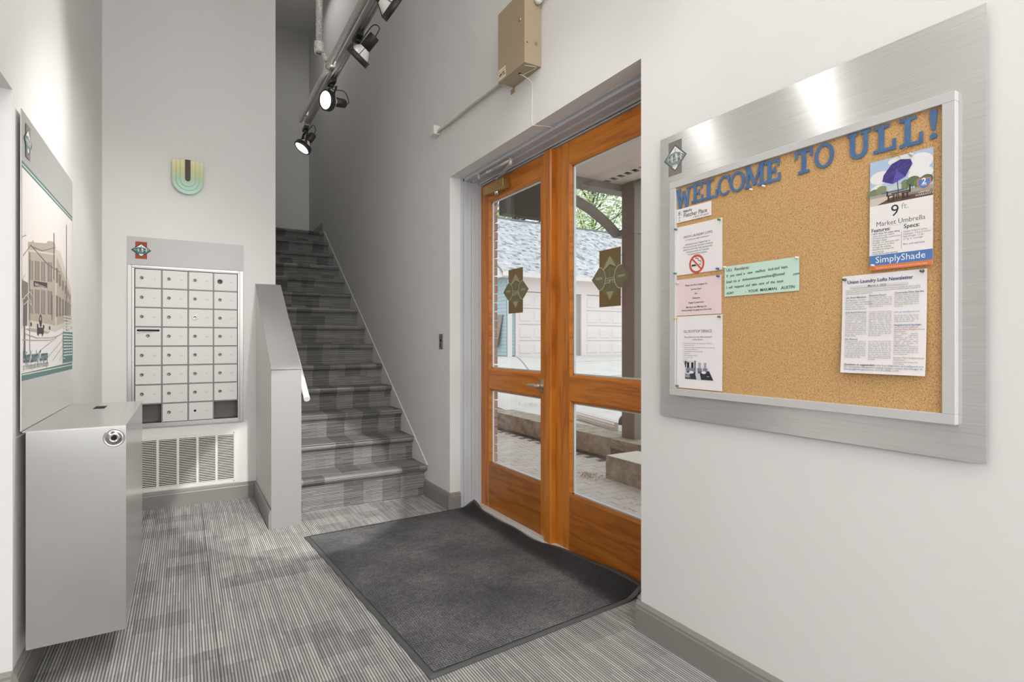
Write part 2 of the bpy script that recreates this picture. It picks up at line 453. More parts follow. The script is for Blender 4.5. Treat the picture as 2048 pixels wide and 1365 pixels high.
for i in range(-7, 4):
    for j in range(-5, 9):
        x0 = .12+i*TS; y0 = 2.0+(j-4)*TS+.6067-.6067*1.0
        x1, y1 = x0+TS, y0+TS
        if x1 < -.55 and y0 > 2.5: continue
        if x1 < -.55: pass
        elif y0 > 2.5 and x0 < -.51: x0 = -.51
        y1 = min(y1, 4.985); x1 = min(x1, XW); y0 = max(y0, -2.6); x0 = max(x0, -4.2)
        if x0 > .70 and y1 > 4.31: y1 = 4.31
        if y1-y0 > .02 and x1-x0 > .02: cut_tile(x0, x1, y0, y1)
for y0, y1 in ((OP0, 2.48), (2.48, 3.09), (3.09, 3.70), (3.70, OP1)): cut_tile(XW, 1.93, y0, y1)
struct('ceiling', MB().box((-.75, -2.6, CEIL), (XOUT, YB, CEIL+.1)), M_ceil)
struct('wall_right', MB().box((XW, -2.6, -.1), (XOUT-.1, OP0, CEIL)).box((XW, OP0, OPZ), (XOUT-.1, OP1, CEIL)).box((XW, OP1, -.1), (XOUT-.1, YB, CEIL))
       .box((XW, YB, -.1), (XOUT-.1, 9.25, 6.2)), M_wall)
struct('wall_back', MB().box((-.75, YB, -.1), (-.342, 5.2, CEIL)).box((.404, YB, -.1), (.666, 5.2, CEIL)).box((-.342, YB, 1.84), (.404, 5.2, CEIL))
       .box((-.342, YB, -.1), (.404, 5.2, .64)).box((-.342, 5.18, .64), (.404, 5.2, 1.84)), M_wall)
struct('wall_left', MB().box((-.75, YJ, -.1), (XL, YB, CEIL)).box((-.75, -2.6, 2.15), (XL, YJ, CEIL)), M_wall)
struct('wall_stair_left', MB().box((.50, 5.2, -.1), (.666, 8.3, 6.2)).box((.666, 5.0, CEIL), (.50, 5.2, 6.2)), M_wall)
struct('wall_stair_back', MB().box((-.6, 9.25, 2.7), (XOUT, 9.4, 6.2)), M_wall)
struct('wall_landing_left', MB().box((-.7, 8.1, 2.7), (-.6, 9.4, 6.2)).box((-.7, 8.1, 2.7), (.55, 8.3, 6.2)), M_wall)
struct('ceiling_stair', MB().box((-.7, 4.99, 6.2), (XOUT, 9.4, 6.3)), M_ceil)
struct('wall_stair_front', MB().box((.5, YB-.1, CEIL+.1), (XOUT-.1, YB, 6.25)), M_wall)
struct('floor_landing', MB().box((-.6, 8.42, 2.66), (XW, 9.25, 2.853)), M_carpet_s)
struct('wall_front', MB().box((-4.3, -2.75, -.1), (XOUT, -2.6, CEIL+.1)), M_wall)
struct('wall_side_room', MB().box((-4.3, -2.6, -.1), (-4.2, YJ+.1, 2.8)).box((-4.3, YJ, -.1), (-.75, YJ+.15, 2.8)), M_wall)
struct('ceiling_side_room', MB().box((-4.3, -2.6, 2.7), (-.75, YJ, 2.8)), M_ceil)

def skirting(name, runs):
    """runs: (p, q, inward normal) along straight walls; moulded top"""
    mb = MB()
    prof = [(0, 0), (.018, 0), (.018, .098), (.015, .104), (.0145, .113), (.008, .121), (.004, .126), (0, .126)]
    for (px_, py_), (qx, qy), (nx, ny) in runs:
        n = len(prof); vs = [(px_+nx*a, py_+ny*a, b) for a, b in prof] + [(qx+nx*a, qy+ny*a, b) for a, b in prof]
        fs = [tuple(range(n)), tuple(range(2*n-1, n-1, -1))] + [(i, (i+1) % n, n+(i+1) % n, n+i) for i in range(n)]
        mb.add(vs, fs)
    return struct(name, mb, M_base)
skirting('baseboard_right', [((XW, -2.6), (XW, OP0+.018), (-1, 0)), ((XW, OP0), (XW+.085, OP0), (0, 1))])
skirting('baseboard_stair_foot', [((XW, OP1-.018), (XW, 4.30), (-1, 0)), ((XW, OP1), (XW+.085, OP1), (0, -1))])
skirting('baseboard_back', [((XL, YB), (.514, YB), (0, -1))])
skirting('baseboard_pony', [((.514, 4.04), (.514, YB), (-1, 0))])
skirting('baseboard_left', [((XL, YJ-.018), (XL, YB), (1, 0)), ((-.75, YJ), (XL, YJ), (0, -1))])

# door opening frame (hollow metal, stepped), painted gray
fr = MB()
steps_ = [(1.823, 1.846, .003), (1.846, 1.864, .020), (1.864, 1.908, .012), (1.908, 1.926, .026), (1.926, 1.972, .021), (1.972, XD-.004, .032), (XD-.004, XOUT-.03, .036)]
for a, b, d in steps_:
    fr.box((a, OP1-d, 0), (b, OP1, OPZ)).box((a, OP0, 0), (b, OP0+d, OPZ)).box((a, OP0, OPZ-d), (b, OP1, OPZ))
fr.box((XD-.004, OP0, 2.482), (XOUT-.03, OP1, OPZ))
struct('trim_1', fr, M_frame)
struct('trim_2', MB().box((1.93, OP0, -.02), (2.05, OP1, .016)).box((1.95, OP0, .016), (2.03, OP1, .022)), mat('threshold_gray', hx(206, 204, 200), .5))   # metal threshold

# ------------------------------------------------------------------ double doors
YD1, YM, YD0 = 3.782, 2.80, 1.823
DT = 2.474
def door(name, ya, yb, gy0, gy1, label):
    d = thing(name, label, 'door', (XD+.02, (ya+yb)/2, .02), kind='structure')
    x0, x1 = XD, XD+.045
    def stile(a, b): MB().cham((x0, a, .02), (x1, b, DT), .002).build('stile', M_wood_v, d)
    stile(ya, gy0); stile(gy1, yb)
    for za, zb in ((.02, .347), (.92, 1.063), (2.342, DT)):
        MB().cham((x0+.0005, gy0, za), (x1-.0005, gy1, zb), .002).build('rail', M_wood_h, d)
    for za, zb in ((.347, .92), (1.063, 2.342)):
        bd = MB(); w = .013          # sloping glazing bead
        for sd in (0, 1):
            yy = gy0 if not sd else gy1; sg = 1 if not sd else -1
            bd.prism([(x0+.002, yy), (x0+.02, yy), (x0+.02, yy+sg*w), (x0+.014, yy+sg*w)], 2, za, zb)
        bd.prism([(x0+.002, za), (x0+.02, za), (x0+.02, za+w), (x0+.014, za+w)], 1, gy0, gy1)
        bd.prism([(x0+.002, zb), (x0+.02, zb), (x0+.02, zb-w), (x0+.014, zb-w)], 1, gy0, gy1)
        bd.build('glazing_bead', M_wood_h, d)
        spc = MB(); a, b = x0+.0205, x0+.0345; e = .008
        for q0, q1 in (((gy0+.001, za+.001), (gy0+.001+w+e, zb-.001)), ((gy1-.001-w-e, za+.001), (gy1-.001, zb-.001)), ((gy0, za+.001), (gy1, za+w+e)), ((gy0, zb-w-e), (gy1, zb-.001))):
            spc.box((a, q0[0], q0[1]), (b, q1[0], q1[1]))
        spc.build('glazing_spacer', mat('spacer_aluminum', hx(206, 208, 208), .4, .3), d)
        for gx in (x0+.0195, x0+.0355):
            g = MB().add([(gx, gy0, za), (gx, gy1, za), (gx, gy1, zb), (gx, gy0, zb)], [(0, 1, 2, 3)]).build('glass_pane', M_glass, d)
            if gx < x0+.03 and za > 1: front = g
    return d, front
dl, gl_l = door('door_1', YM+.002, YD1, 2.955, 3.655, 'left leaf of the orange pine glazed entrance doors')
dr, gl_r = door('door_2', YD0, YM-.002, 2.0, 2.646, 'right leaf of the orange pine glazed entrance doors')
# overlapping astragal on the right leaf
MB().prism([(1.948, 2.795), (1.955, 2.787), (XD, 2.787), (XD, 2.872), (1.955, 2.872), (1.948, 2.862)], 2, .02, DT-.004).build('astragal', M_wood_v, dr)
# lever handle on the left leaf
hd = MB().lathe((XD, 2.925, .99), (-1, 0, 0), [(0, .0), (0, .045), (.006, .045), (.010, .041), (.011, .02), (.03, .014), (.052, .014), (.056, .0)], 28).build('handle_rose', M_bronze, dl)
MB().tube(smooth_path([(1.938, 2.925, .99), (1.933, 2.94, .991), (1.933, 2.985, .993), (1.937, 3.035, .99)]), [.011]*6+[.0105]*6+[.009]*6+[.0075], 10).build('lever', mat('worn_nickel', hx(190, 180, 162), .35, .6), hd)
lk = MB().box((XD-.003, 2.852, .045), (XD, 2.877, .15)).box((XD-.008, 2.858, .10), (XD-.002, 2.871, .14))
lk.build('flush_bolt', M_bronze, dl)
MB().box((XD-.0006, 2.884, .885), (XD, 2.90, 1.05)).build('strike_plate', M_bronze, dl)
# closer on the left leaf
cl = MB().cham((1.925, 3.34, 2.365), (XD, 3.63, 2.43), .004).build('door_closer', M_brass, dl)
MB().lathe((1.955, 3.48, 2.365), (-.25, 0, -1), [(0, .019), (.012, .017), (.026, .007), (.03, 0)], 16).build('spindle_cap', M_chrome, cl)
ar = MB().tube([(1.955, 3.47, 2.43), (1.955, 3.47, 2.452)], .009)
ar.prism([(1.945, 3.48), (1.965, 3.48), (1.86, 3.10), (1.84, 3.10)], 2, 2.446, 2.454)
ar.cyl((1.85, 3.105, 2.438), (1.85, 3.105, 2.482), .012)
ar.tube([(1.85, 3.105, 2.472), (1.853, 3.36, 2.478)], .009); ar.tube([(1.853, 3.36, 2.478), (1.86, 3.575, 2.484)], .0065)
ar.cyl((1.86, 3.575, 2.466), (1.86, 3.575, 2.508), .011); ar.cyl((1.8545, 3.44, 2.47), (1.8545, 3.44, 2.492), .009)
ar.box((1.845, 3.50, 2.503), (1.90, 3.60, 2.509))
ar.build('closer_arm', mat('closer_silver', hx(206, 204, 200), .35, .35), cl)
MB().tube([(XD+.019, 2.61, .357), (XD+.019, 2.60, .357)], .004).build('bead_clip', M_alum, dr)
# etched gold decals on the panes
def decal(pane, y0, y1, z0, z1):
    pr = Print((XD+.0193, (y0+y1)/2, (z0+z1)/2), (0, -1, 0), (0, 0, 1), (-1, 0, 0), .00003)
    w = abs(y1-y0)
    br, gold, pale, line_, dk = (124, 101, 64), (121, 115, 84), (170, 160, 124), (214, 206, 178), (104, 99, 74)
    pr.rect(br, -w/2, -(z1-z0)/2, w/2, (z1-z0)/2)
    W, Hh = w*.83, (z1-z0)*.385
    pr.poly(gold, [(-w/2, -.05), (0, -Hh), (w/2, -.05), (w/2, .05), (0, Hh), (-w/2, .05)])
    pr.poly(pale, [(0, Hh), (-w*.35, .045), (-w*.05, .062), (w*.32, .05)])
    pr.poly(pale, [(0, -Hh), (-w*.17, -Hh*.62), (w*.17, -Hh*.62)])
    pr.poly(dk, [(-w*.36, .035), (-.0, .075), (w*.36, .05), (w*.36, .04), (0, .062), (-w*.36, .025)])
    for q in (-.3, -.2, -.1, .08, .18, .28): pr.rect(dk, w*q-.003, -.06, w*q+.004, .035, False)
    pr.k += 1
    for sg in (-1, 1):
        hw = .064
        arc = [(sg*(w/2-.30*w*math.cos(-PI/2+PI*q/18)), hw*math.sin(-PI/2+PI*q/18)) for q in range(19)]
        pr.poly(gold, arc+[(sg*w*.87, 0)])
        pr.path(line_, arc, .0032); pr.path(dk, [(sg*w/2, hw), (sg*w*.87, 0), (sg*w/2, -hw)], .0022)
    pr.text(line_, 'UNION', -w*.52, -.004, .022, 'CENTER', sx=.8); pr.text(line_, 'LAUNDRY', w*.52, -.004, .018, 'CENTER', sx=.72)
    pr.text(line_, 'LOFTS', 0, -.03, .03, 'CENTER'); pr.rect(line_, -w*.2, -.002, w*.2, .0)
    pr.build('gold_decal', pane)
decal(gl_l, 3.20, 3.395, 1.475, 1.788)
decal(gl_r, 2.215, 2.392, 1.466, 1.782)

# ------------------------------------------------------------------ stairs
RISE, RUN, Y1S, Z1S = .2, .2975, 4.252, .252
NST = 14
XS0, XS1 = .706, 1.727
st = thing('staircase', 'carpeted staircase rising behind the low gray-capped wall', 'stairs', (1.2, 4.3, 0), kind='structure')
def step_me(k):
    yn = Y1S+RUN*k; z1 = Z1S+RISE*k; z0 = z1-(Z1S if k == 0 else RISE)
    ye = yn+RUN+.055 if k < NST-1 else 8.42
    yr = yn+.045
    poly = [(yr, z0), (yr-.001, z1-.075), (yr-.012, z1-.055), (yn+.012, z1-.045), (yn+.002, z1-.032), (yn, z1-.018), (yn+.006, z1-.006), (yn+.02, z1), (ye, z1), (ye, z0)]
    return MB().prism(poly, 0, XS0, XS1)
for k in range(NST): step_me(k).build('step', M_carpet_s, st, own=True)
# skirt board along the right wall
sk = MB(); o_ = .004
ya, za = Y1S-.0, Z1S+o_; yb = Y1S+RUN*(NST-1)+.1; zb = Z1S+RISE*(NST-1)+o_+.067
sk.prism([(ya, za), (yb, zb), (yb, zb-.5), (ya+.45, za-.1), (ya+.06, za-.12), (ya+.03, za-.02)], 0, XS1+.001, XW)
struct('trim_3', sk, M_wall)
skirting_top = MB().box((XS1-.02, 8.13, 2.853), (XW, 9.25, 2.98)).box((-.6, 9.232, 2.853), (XW, 9.25, 2.98))
struct('baseboard_landing', skirting_top, M_base)

# low wall beside the stairs with a gray painted end and sloping cap
ZP0, ZP1 = 1.082, 1.752
pw = MB().prism([(4.044, 0), (YB, 0), (YB, ZP1-.004), (4.044, ZP0-.004)], 0, .516, .702)
pony = struct('wall_pony', pw, M_wall)
cp = MB()
cp.prism([(4.036, ZP0-.003), (YB, ZP1-.003), (YB, ZP1+.003), (4.036, ZP0+.003)], 0, .512, .706)
cp.box((.512, 4.036, 0), (.706, 4.044, ZP0))
struct('trim_4', cp, M_graycap)
# handrail on the stair side
hr = thing('handrail', 'white round handrail on the stair side of the low wall', 'handrail', (.745, 4.1, .86))
sl = RISE/RUN
MB().cyl((.748, 4.06, .868), (.748, 4.93, .868+.87*sl), .021, n=20).build('rail', M_white, hr)
for yy in (4.25, 4.8):
    MB().tube([(.706, yy, .868+(yy-4.06)*sl-.04), (.735, yy, .868+(yy-4.06)*sl-.04), (.748, yy, .868+(yy-4.06)*sl)], .007).build('bracket', M_alum, hr)

# ------------------------------------------------------------------ mailbox bank
mb_ = thing('mailbox_bank', 'silver bank of apartment mailboxes set into the back wall', 'mailboxes', (.03, YB-.01, .625))
hp = MB().box((-.36, YB-.005, 1.852), (.423, YB, 2.063)).build('header_panel', mat('satin_aluminum', hx(178, 177, 175), .55, .35), mb_)
pr = Print((-.272, YB-.0052, 1.963), (1, 0, 0), (0, 0, 1), (0, -1, 0))
logo(pr, 0, 0, .128, .104, ((156, 66, 42), (52, 70, 62), (232, 226, 218), (58, 112, 118), (226, 220, 196)))
pr.build('emblem', hp)
X0c, Z0c, PX, PZ = -.314, .655, .1735, .1464
fm = MB()
FX0, FX1, FZ0, FZ1 = -.357, .42, .622, 1.85
for a, b in (((FX0, FZ0), (FX0+.026, FZ1)), ((FX1-.026, FZ0), (FX1, FZ1)), ((FX0+.026, FZ0), (FX1-.026, FZ0+.022)), ((FX0+.026, FZ1-.018), (FX1-.026, FZ1))):
    fm.box((a[0], YB-.012, a[1]), (b[0], YB+.0, b[1]))
for a, b in (((-.331, .644), (X0c, 1.832)), ((.38, .644), (.394, 1.832)), ((X0c, .644), (.38, Z0c)), ((X0c, 1.826), (.38, 1.832))):
    fm.box((a[0], YB-.007, a[1]), (b[0], YB+.006, b[1]))
fm.build('frame', M_alumframe, mb_, bevel=.0015)
gr = MB()
for i in range(1, 4): gr.box((X0c+PX*i-.003, YB+.004, Z0c), (X0c+PX*i+.003, YB+.14, Z0c+8*PZ))
for j in range(1, 8): gr.box((X0c, YB-.008, Z0c+PZ*j-.0022), (X0c+4*PX, YB+.14, Z0c+PZ*j+.0022))
gr.build('divider_grid', mat('divider_metal', hx(150, 148, 144), .5, .4), mb_)
MB().box((-.34, YB+.15, .642), (.402, YB+.155, 1.838)).box((-.34, YB, .642), (-.336, YB+.15, 1.838)).box((.398, YB, .642), (.402, YB+.15, 1.838)).box((-.34, YB, .642), (.402, YB+.15, .65)).build('housing', M_bin, mb_)
NUM = [['2J', '8A', '10D', 'OP'], ['AA', 'BC', '10EE', 'GG'], ['BD', 'BE', '10G', 'HH'], ['', 'BF', '10H', 'JJ'], ['BDJ', 'BG', 'GJ', 'ADJ'], ['BG', 'BH', 'GA', '10EE'], ['8H', 'AJ', 'DD', '10EA'], ['', 'HH', 'GJ', '']]
M_key = mat('lock_nickel', hx(128, 125, 120), .3, .8)
for j in range(8):
    for i in range(4):
        if j == 7 and i in (0, 3): continue
        x0 = X0c+PX*i+.005; x1 = X0c+PX*(i+1)-.005; z1 = Z0c+PZ*(8-j)-.005; z0 = z1-PZ+.010
        d = MB().box((x0, YB-.006, z0), (x1, YB-.001, z1)).build('mailbox_door', M_alumpaint, mb_)
        lx, lz, r = x0+.041, (z0+z1)/2+.004, .0125
        if (j, i) in ((2, 2), (0, 3)): r = .019
        if j == 3 and i == 0:
            MB().prism([(x0+.014, z1-.030), (x1-.014, z1-.030), (x1-.009, z1-.026), (x1-.009, z1-.019), (x1-.014, z1-.015), (x0+.014, z1-.015), (x0+.009, z1-.019), (x0+.009, z1-.026)], 1, YB-.0066, YB-.0058).build('outgoing_slot', M_dark, d)
            lx, lz = (x0+x1)/2-.002, z1-.062
            p2 = Print((x0, YB-.0062, z0), (1, 0, 0), (0, 0, 1), (0, -1, 0))
            p2.text((70, 68, 66), 'OUTGOING', x0*0+.01, z1-z0-.042, .009); p2.text((70, 68, 66), 'MAIL', .01, z1-z0-.05, .009); p2.rect((150, 148, 145), .055, z1-z0-.040, .115, z1-z0-.037)
            p2.build('slot_lettering', d)
        if j == 7 and i == 2:
            MB().cyl((lx, YB-.0066, lz), (lx, YB-.004, lz), .009, n=18).build('empty_lock_hole', M_dark, d); 
        else:
            MB().lathe((lx, YB-.006, lz), (0, -1, 0), [(0, r), (.003, r), (.004, r*.9), (.0045, r*.55), (.003, r*.5), (.003, 0)], 18).build('lock', M_key if r < .016 else mat('dark_lock', hx(84, 80, 76), .35, .8) if j == 0 else M_chrome, d)
        if NUM[j][i]:
            p2 = Print((x0, YB-.0061, z0), (1, 0, 0), (0, 0, 1), (0, -1, 0))
            p2.text((186, 183, 178), NUM[j][i], .122, (z1-z0)/2-.004, .0155, 'CENTER', bold=.0004); p2.build('number', d)

# return air grille under the mailboxes
vg = thing('return_air_grille', 'white louvered return air grille below the mailboxes', 'vent', (.03, YB-.005, .136))
GX0, GX1, GZ0, GZ1 = -.335, .39, .134, .55
g = MB()
cols = [(-.30+.132*i+(.008), -.30+.132*(i+1)-.008) for i in range(5)]
g.box((GX0, YB-.008, GZ0), (cols[0][0], YB, GZ1)).box((cols[-1][1], YB-.008, GZ0), (GX1, YB, GZ1))
for a, b in zip(cols, cols[1:]): g.box((a[1], YB-.008, .163), (b[0], YB, .522))
g.box((cols[0][0], YB-.008, GZ0), (cols[-1][1], YB, .163)).box((cols[0][0], YB-.008, .522), (cols[-1][1], YB, GZ1))
g.build('grille_frame', M_white, vg)
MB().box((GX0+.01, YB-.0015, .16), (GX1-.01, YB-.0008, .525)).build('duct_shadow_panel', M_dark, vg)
for a, b in cols:
    lv = MB(); n = 27; pz = (.522-.163)/n
    for k in range(n):
        zc = .163+pz*(k+.5)
        lv.add([(a, YB-.0075, zc-.0032), (b, YB-.0075, zc-.0032), (b, YB-.0045, zc+.0014), (a, YB-.0045, zc+.0014), (a, YB-.0065, zc-.0042), (b, YB-.0065, zc-.0042)], [(0, 1, 2, 3), (0, 4, 5, 1)])
    tag(lv.build('louvers', M_white, vg), kind='stuff')
for sx, sz in ((-.27, .148), (.352, .148), (-.27, .536), (.352, .536)):
    MB().cyl((sx, YB-.010, sz), (sx, YB-.008, sz), .004, n=10).build('screw', M_key, vg)

# ------------------------------------------------------------------ metal drop box below the poster panel
YF, YE, XB0, XB1, ZB0, ZB1 = 2.575, 3.585, -.493, -.189, .166, .951
db = thing('drop_box', 'brushed steel payment drop box with a slot on top', 'drop box', (-.34, 3.08, ZB0))
b = MB()
sx0, sx1, sy0, sy1 = -.375, -.322, 3.26, 3.56
sx0, sx1, sy0, sy1 = -.372, -.326, 3.27, 3.44
b.box((XB0+.012, YF+.003, ZB0), (XB1-.002, YE, ZB1-.004))
b.build('body', M_steelx, db)
tp = MB()
for q0, q1 in (((XB0, YF), (sx0, YE)), ((sx1, YF), (XB1, YE)), ((sx0, YF), (sx1, sy0)), ((sx0, sy1), (sx1, YE))):
    tp.box((q0[0], q0[1], ZB1-.0035), (q1[0], q1[1], ZB1))
tp.build('lid', M_steelx, db)
MB().box((sx0-.001, sy0-.001, ZB1-.0039), (sx1+.001, sy1+.001, ZB1-.0036)).build('slot_opening', M_dark, db)
MB().box((XB0+.010, YF, ZB0+.001), (XB1, YF+.003, ZB1-.0045)).build('front_door', M_steelx, db)
MB().lathe((-.226, YF, .906), (0, -1, 0), [(0, .035), (.0015, .0345), (.002, .033), (.001, .030), (.0012, .0215), (.006, .021), (.009, .0185), (.010, .013), (.009, .0115), (.005, .010), (.005, 0)], 32).build('lock', M_chrome, db)
MB().lathe((-.226, YF-.0052, .906), (0, -1, 0), [(0, .0095), (.001, .0)], 16).build('keyhole', M_dark, db)
for zz in (ZB1-.09, ZB0+.09):
    MB().box((XL+.0015, 2.75, zz-.02), (XB0+.012, 3.4, zz+.02)).build('wall_bracket', M_black, db)

# ------------------------------------------------------------------ poster panel on the left wall
pp = thing('poster_panel', 'tall metal wall panel printed with an old factory street photo', 'poster', (-.5, 3.1, ZB1))
PXF = -.495
MB().box((PXF-.003, YF, ZB1+.001), (PXF, 3.63, 2.105)).build('metal_sheet', M_steel, pp)
for zz in (1.1, 1.9): MB().box((XL+.0015, YF+.05, zz), (PXF-.003, 3.58, zz+.06)).build('wall_spacer', M_black, pp)
pr = Print((PXF+.0003, 0, 0), (0, 1, 0), (0, 0, 1), (1, 0, 0), .00002)
def W(u, v): return wall_pt(u, v, PXF)
def crop2(x, y): return W(x/2.968, 440+y/2.968)
def crop7(x, y): return W(20+x/2.133, 220+y/2.133)
def crop8(x, y): return W(30+x/7.585, 600+y/7.583)
teal, cream, sky, sep, sepd, sepl, snow, ink = (92, 128, 126), (226, 214, 190), (226, 219, 215), (176, 165, 152), (128, 119, 109), (204, 195, 184), (228, 224, 222), (66, 60, 56)
A, B_ = 2.582, 3.618
pr.rect(teal, A, 1.897, B_, 1.922); pr.rect(cream, A, 1.907, B_, 1.911)
pr.rect(teal, A, 1.131, B_, 1.17); pr.rect(cream, A, 1.151, B_, 1.155)
pr.rect(sky, A, 1.170, B_, 1.897)
def poly7(c, *q): pr.poly(c, [W(*k) for k in q])
poly7(snow, (42, 660), (60, 650), (110, 660), (144, 645), (144, 725), (42, 748))
# building: left face, corner, receding face
poly7(sep, (55.6, 484), (63, 484), (66, 480), (68, 485), (92, 487), (96, 482), (108, 484), (110, 488), (110, 664), (56, 652))
poly7(sepl, (110, 488), (113, 500), (120, 503), (142, 580), (142, 648), (110, 664))
poly7(sep, (113, 512), (142, 592), (142, 640), (113, 654))
poly7(sepl, (56, 499), (110, 507), (110, 511), (56, 503))
for x0, x1 in ((58.5, 65.5), (69.5, 78.5), (82, 90), (95, 103.5)):
    dy = (x0-58)*.10
    poly7(sepd, (x0, 521+dy), (x1, 522+dy), (x1, 561+dy), (x0, 560+dy)); poly7(sepd, (x0, 578+dy), (x1, 579+dy), (x1, 628+dy*.6), (x0, 626+dy*.6))
    for q in (.33, .66):
        xx = x0+(x1-x0)*q; poly7(sepl, (xx-.25, 522+dy), (xx+.25, 522+dy), (xx+.25, 627), (xx-.25, 627))
poly7(ink, (67, 562), (94, 566), (94, 577), (67, 573)); 
a0 = W(69, 572.5); a1 = W(92.5, 576); pr.text(snow, 'UNION LAUNDRY CO.', a0[0], a0[1]+.003, .016, sx=(a1[0]-a0[0])/.16)
for x0, x1 in ((111.5, 115.5), (117.5, 121.5), (124, 127), (129.5, 132), (134.5, 136.5), (138.5, 140)):
    f = (x0-111)/31.
    for top, bot in ((534+f*62, 566+f*38), (590+f*18, 634-f*4)):
        poly7(sepd, (x0, top), (x1, top+3), (x1, bot-1), (x0, bot))
poly7(sepl, (56, 640), (110, 652), (110, 664), (56, 652)); poly7(sepl, (110, 652), (142, 640), (142, 648), (110, 664))
for x in (60, 73, 85, 97): poly7(ink, (x, 645+(x-60)*.2), (x+3, 646+(x-60)*.2), (x+3, 653+(x-60)*.2), (x, 652+(x-60)*.2))
poly7(sep, (50, 658), (62, 656), (100, 664), (95, 668), (60, 663))
# street furniture, wagon, poles, tracks, trees
poly7((112, 100, 98), (46, 598), (54, 600), (53.5, 652), (45.5, 652)); poly7((118, 104, 104), (47, 652), (49.5, 652), (50.5, 716), (46.5, 718))
poly7(sepd, (44, 560), (55, 566), (55, 600), (44, 596))
pr.ell(ink, *W(80.5, 642), .024, .026); poly7(ink, (73, 655), (87, 656), (87, 666), (84, 674), (83, 668), (77, 668), (76, 673), (73.5, 668)); pr.ell(sepl, *W(80, 638), .008, .008)
for x, y0, y1, w in ((132.4, 450, 662, .5), (59, 505, 713, .35), (107.5, 466, 560, .6), (103.6, 590, 640, .6)): poly7(sepd, (x-w, y0), (x+w, y0), (x+w, y1), (x-w, y1))
for q in ([(45, 512), (60, 492), (84, 502), (110, 495)], [(60, 489), (94, 528), (120, 545)], [(44, 474), (52, 470)]): pr.path(sepd, [W(*k) for k in q], .003)
for q in ([(44, 680), (64, 681), (100, 681), (125, 667), (144, 655)], [(50, 668), (72, 676), (100, 676), (115, 672), (142, 656)], [(62, 720), (85, 697), (112, 676)], [(88, 722), (112, 695), (126, 678)], [(104, 722), (120, 700), (130, 684)], [(118, 722), (128, 704)]): pr.path((172, 162, 158), [W(*k) for k in q], .0035)
for q in ([(44, 600), (52, 590), (60, 604), (64, 618)], [(46, 610), (55, 602), (62, 612)], [(52, 590), (58, 584), (66, 596)], [(142, 598), (138, 606), (144, 612)], [(44, 560), (50, 548)]): pr.path(sepl, [W(*k) for k in q], .004)
# caption and text block
c0 = crop8(115, 975); c1 = crop8(528, 930)
pr.text((70, 104, 112), 'Union Laundry Company', c0[0], c0[1]+.004, .062, sx=(c1[0]-c0[0])/(.062*11.4), bold=.0015)
c0 = crop8(115, 1085); c1 = crop8(560, 1005)
pr.text((96, 100, 100), 'ca. 1914 looking south towards Pine & Lexington', c0[0], c0[1]+.004, .036, sx=(c1[0]-c0[0])/(.036*23.6))
q0 = crop8(722, 990); q1 = crop8(868, 490)
pr.rect(teal, q0[0], 1.170, B_, q1[1]); pr.rect(cream, q0[0], q1[1]-.018, B_, q1[1]-.014)
for k in range(15): pr.rect((206, 212, 204), q0[0]+.012, 1.19+.0145*k, B_-.012 if k else q0[0]+.05, 1.19+.0145*k+.0055, False)
pr.k += 1
logo(pr, 2.668, 2.012, .115, .1, ((126, 118, 116), (74, 84, 82), (226, 226, 222), (110, 128, 126), (226, 226, 220)))
pr.build('poster_print', pp)

# ------------------------------------------------------------------ notice board on the right wall
PXB, PXFR, PXC = 1.717, 1.6965, 1.706
nbd = thing('notice_board', 'large brushed metal panel with gray framed cork board', 'notice board', (XW-.01, 1.1, .965))
MB().box((PXB, .566, .965), (PXB+.003, 1.655, 2.117)).build('metal_panel', M_steel, nbd)
for yy in (.62, 1.58): MB().box((PXB+.003, yy-.02, 1.0), (XW-.0015, yy+.02, 2.07)).build('wall_spacer', M_black, nbd)
M_bframe = mat('board_frame_gray_paint', hx(196, 195, 193), .45)
for nm, q0, q1 in (('frame_rail', (.6225, 1.891), (1.586, 1.917)), ('frame_rail', (.6225, 1.057), (1.586, 1.084)), ('frame_stile', (.6225, 1.084), (.652, 1.891)), ('frame_stile', (1.556, 1.084), (1.586, 1.891))):
    MB().cham((PXFR, q0[0], q0[1]), (PXB, q1[0], q1[1]), .0012).build(nm, M_bframe, nbd)
M_cork = mat('cork', hx(205, 158, 98), .9)
t = NT(M_cork); p, x, y, z = t.pos()
n1 = t.noise(p, 260, 3, .6); n2 = t.noise(p, 520, 2, .5); n3 = t.noise(p, 3.0, 3); st1 = t.noise(p, 9.0, 4, .7)
c = t.ramp(n1, [(.26, hx(116, 78, 46)), (.4, hx(190, 146, 94)), (.55, hx(208, 166, 113)), (.75, hx(222, 186, 138))])
c = t.mix(t.math('MULTIPLY', t.math('GREATER_THAN', n2, .66), .5), c, hx(120, 76, 40))
c = t.mix(t.math('MULTIPLY', t.math('GREATER_THAN', st1, .735), .45), c, hx(128, 84, 50))
t.color(c); t.bump(n1, .3, .0015)
MB().box((PXC+.001, .652, 1.084), (PXB, 1.556, 1.891)).build('cork_sheet', M_cork, nbd)
pr = Print((PXB, 1.575, 2.0205), (0, -1, 0), (0, 0, 1), (-1, 0, 0), .00003)
logo(pr, 0, 0, .121, .112, ((126, 116, 112), (88, 94, 92), (224, 222, 216), (126, 138, 136), (224, 224, 220)))
pr.build('emblem', nbd)

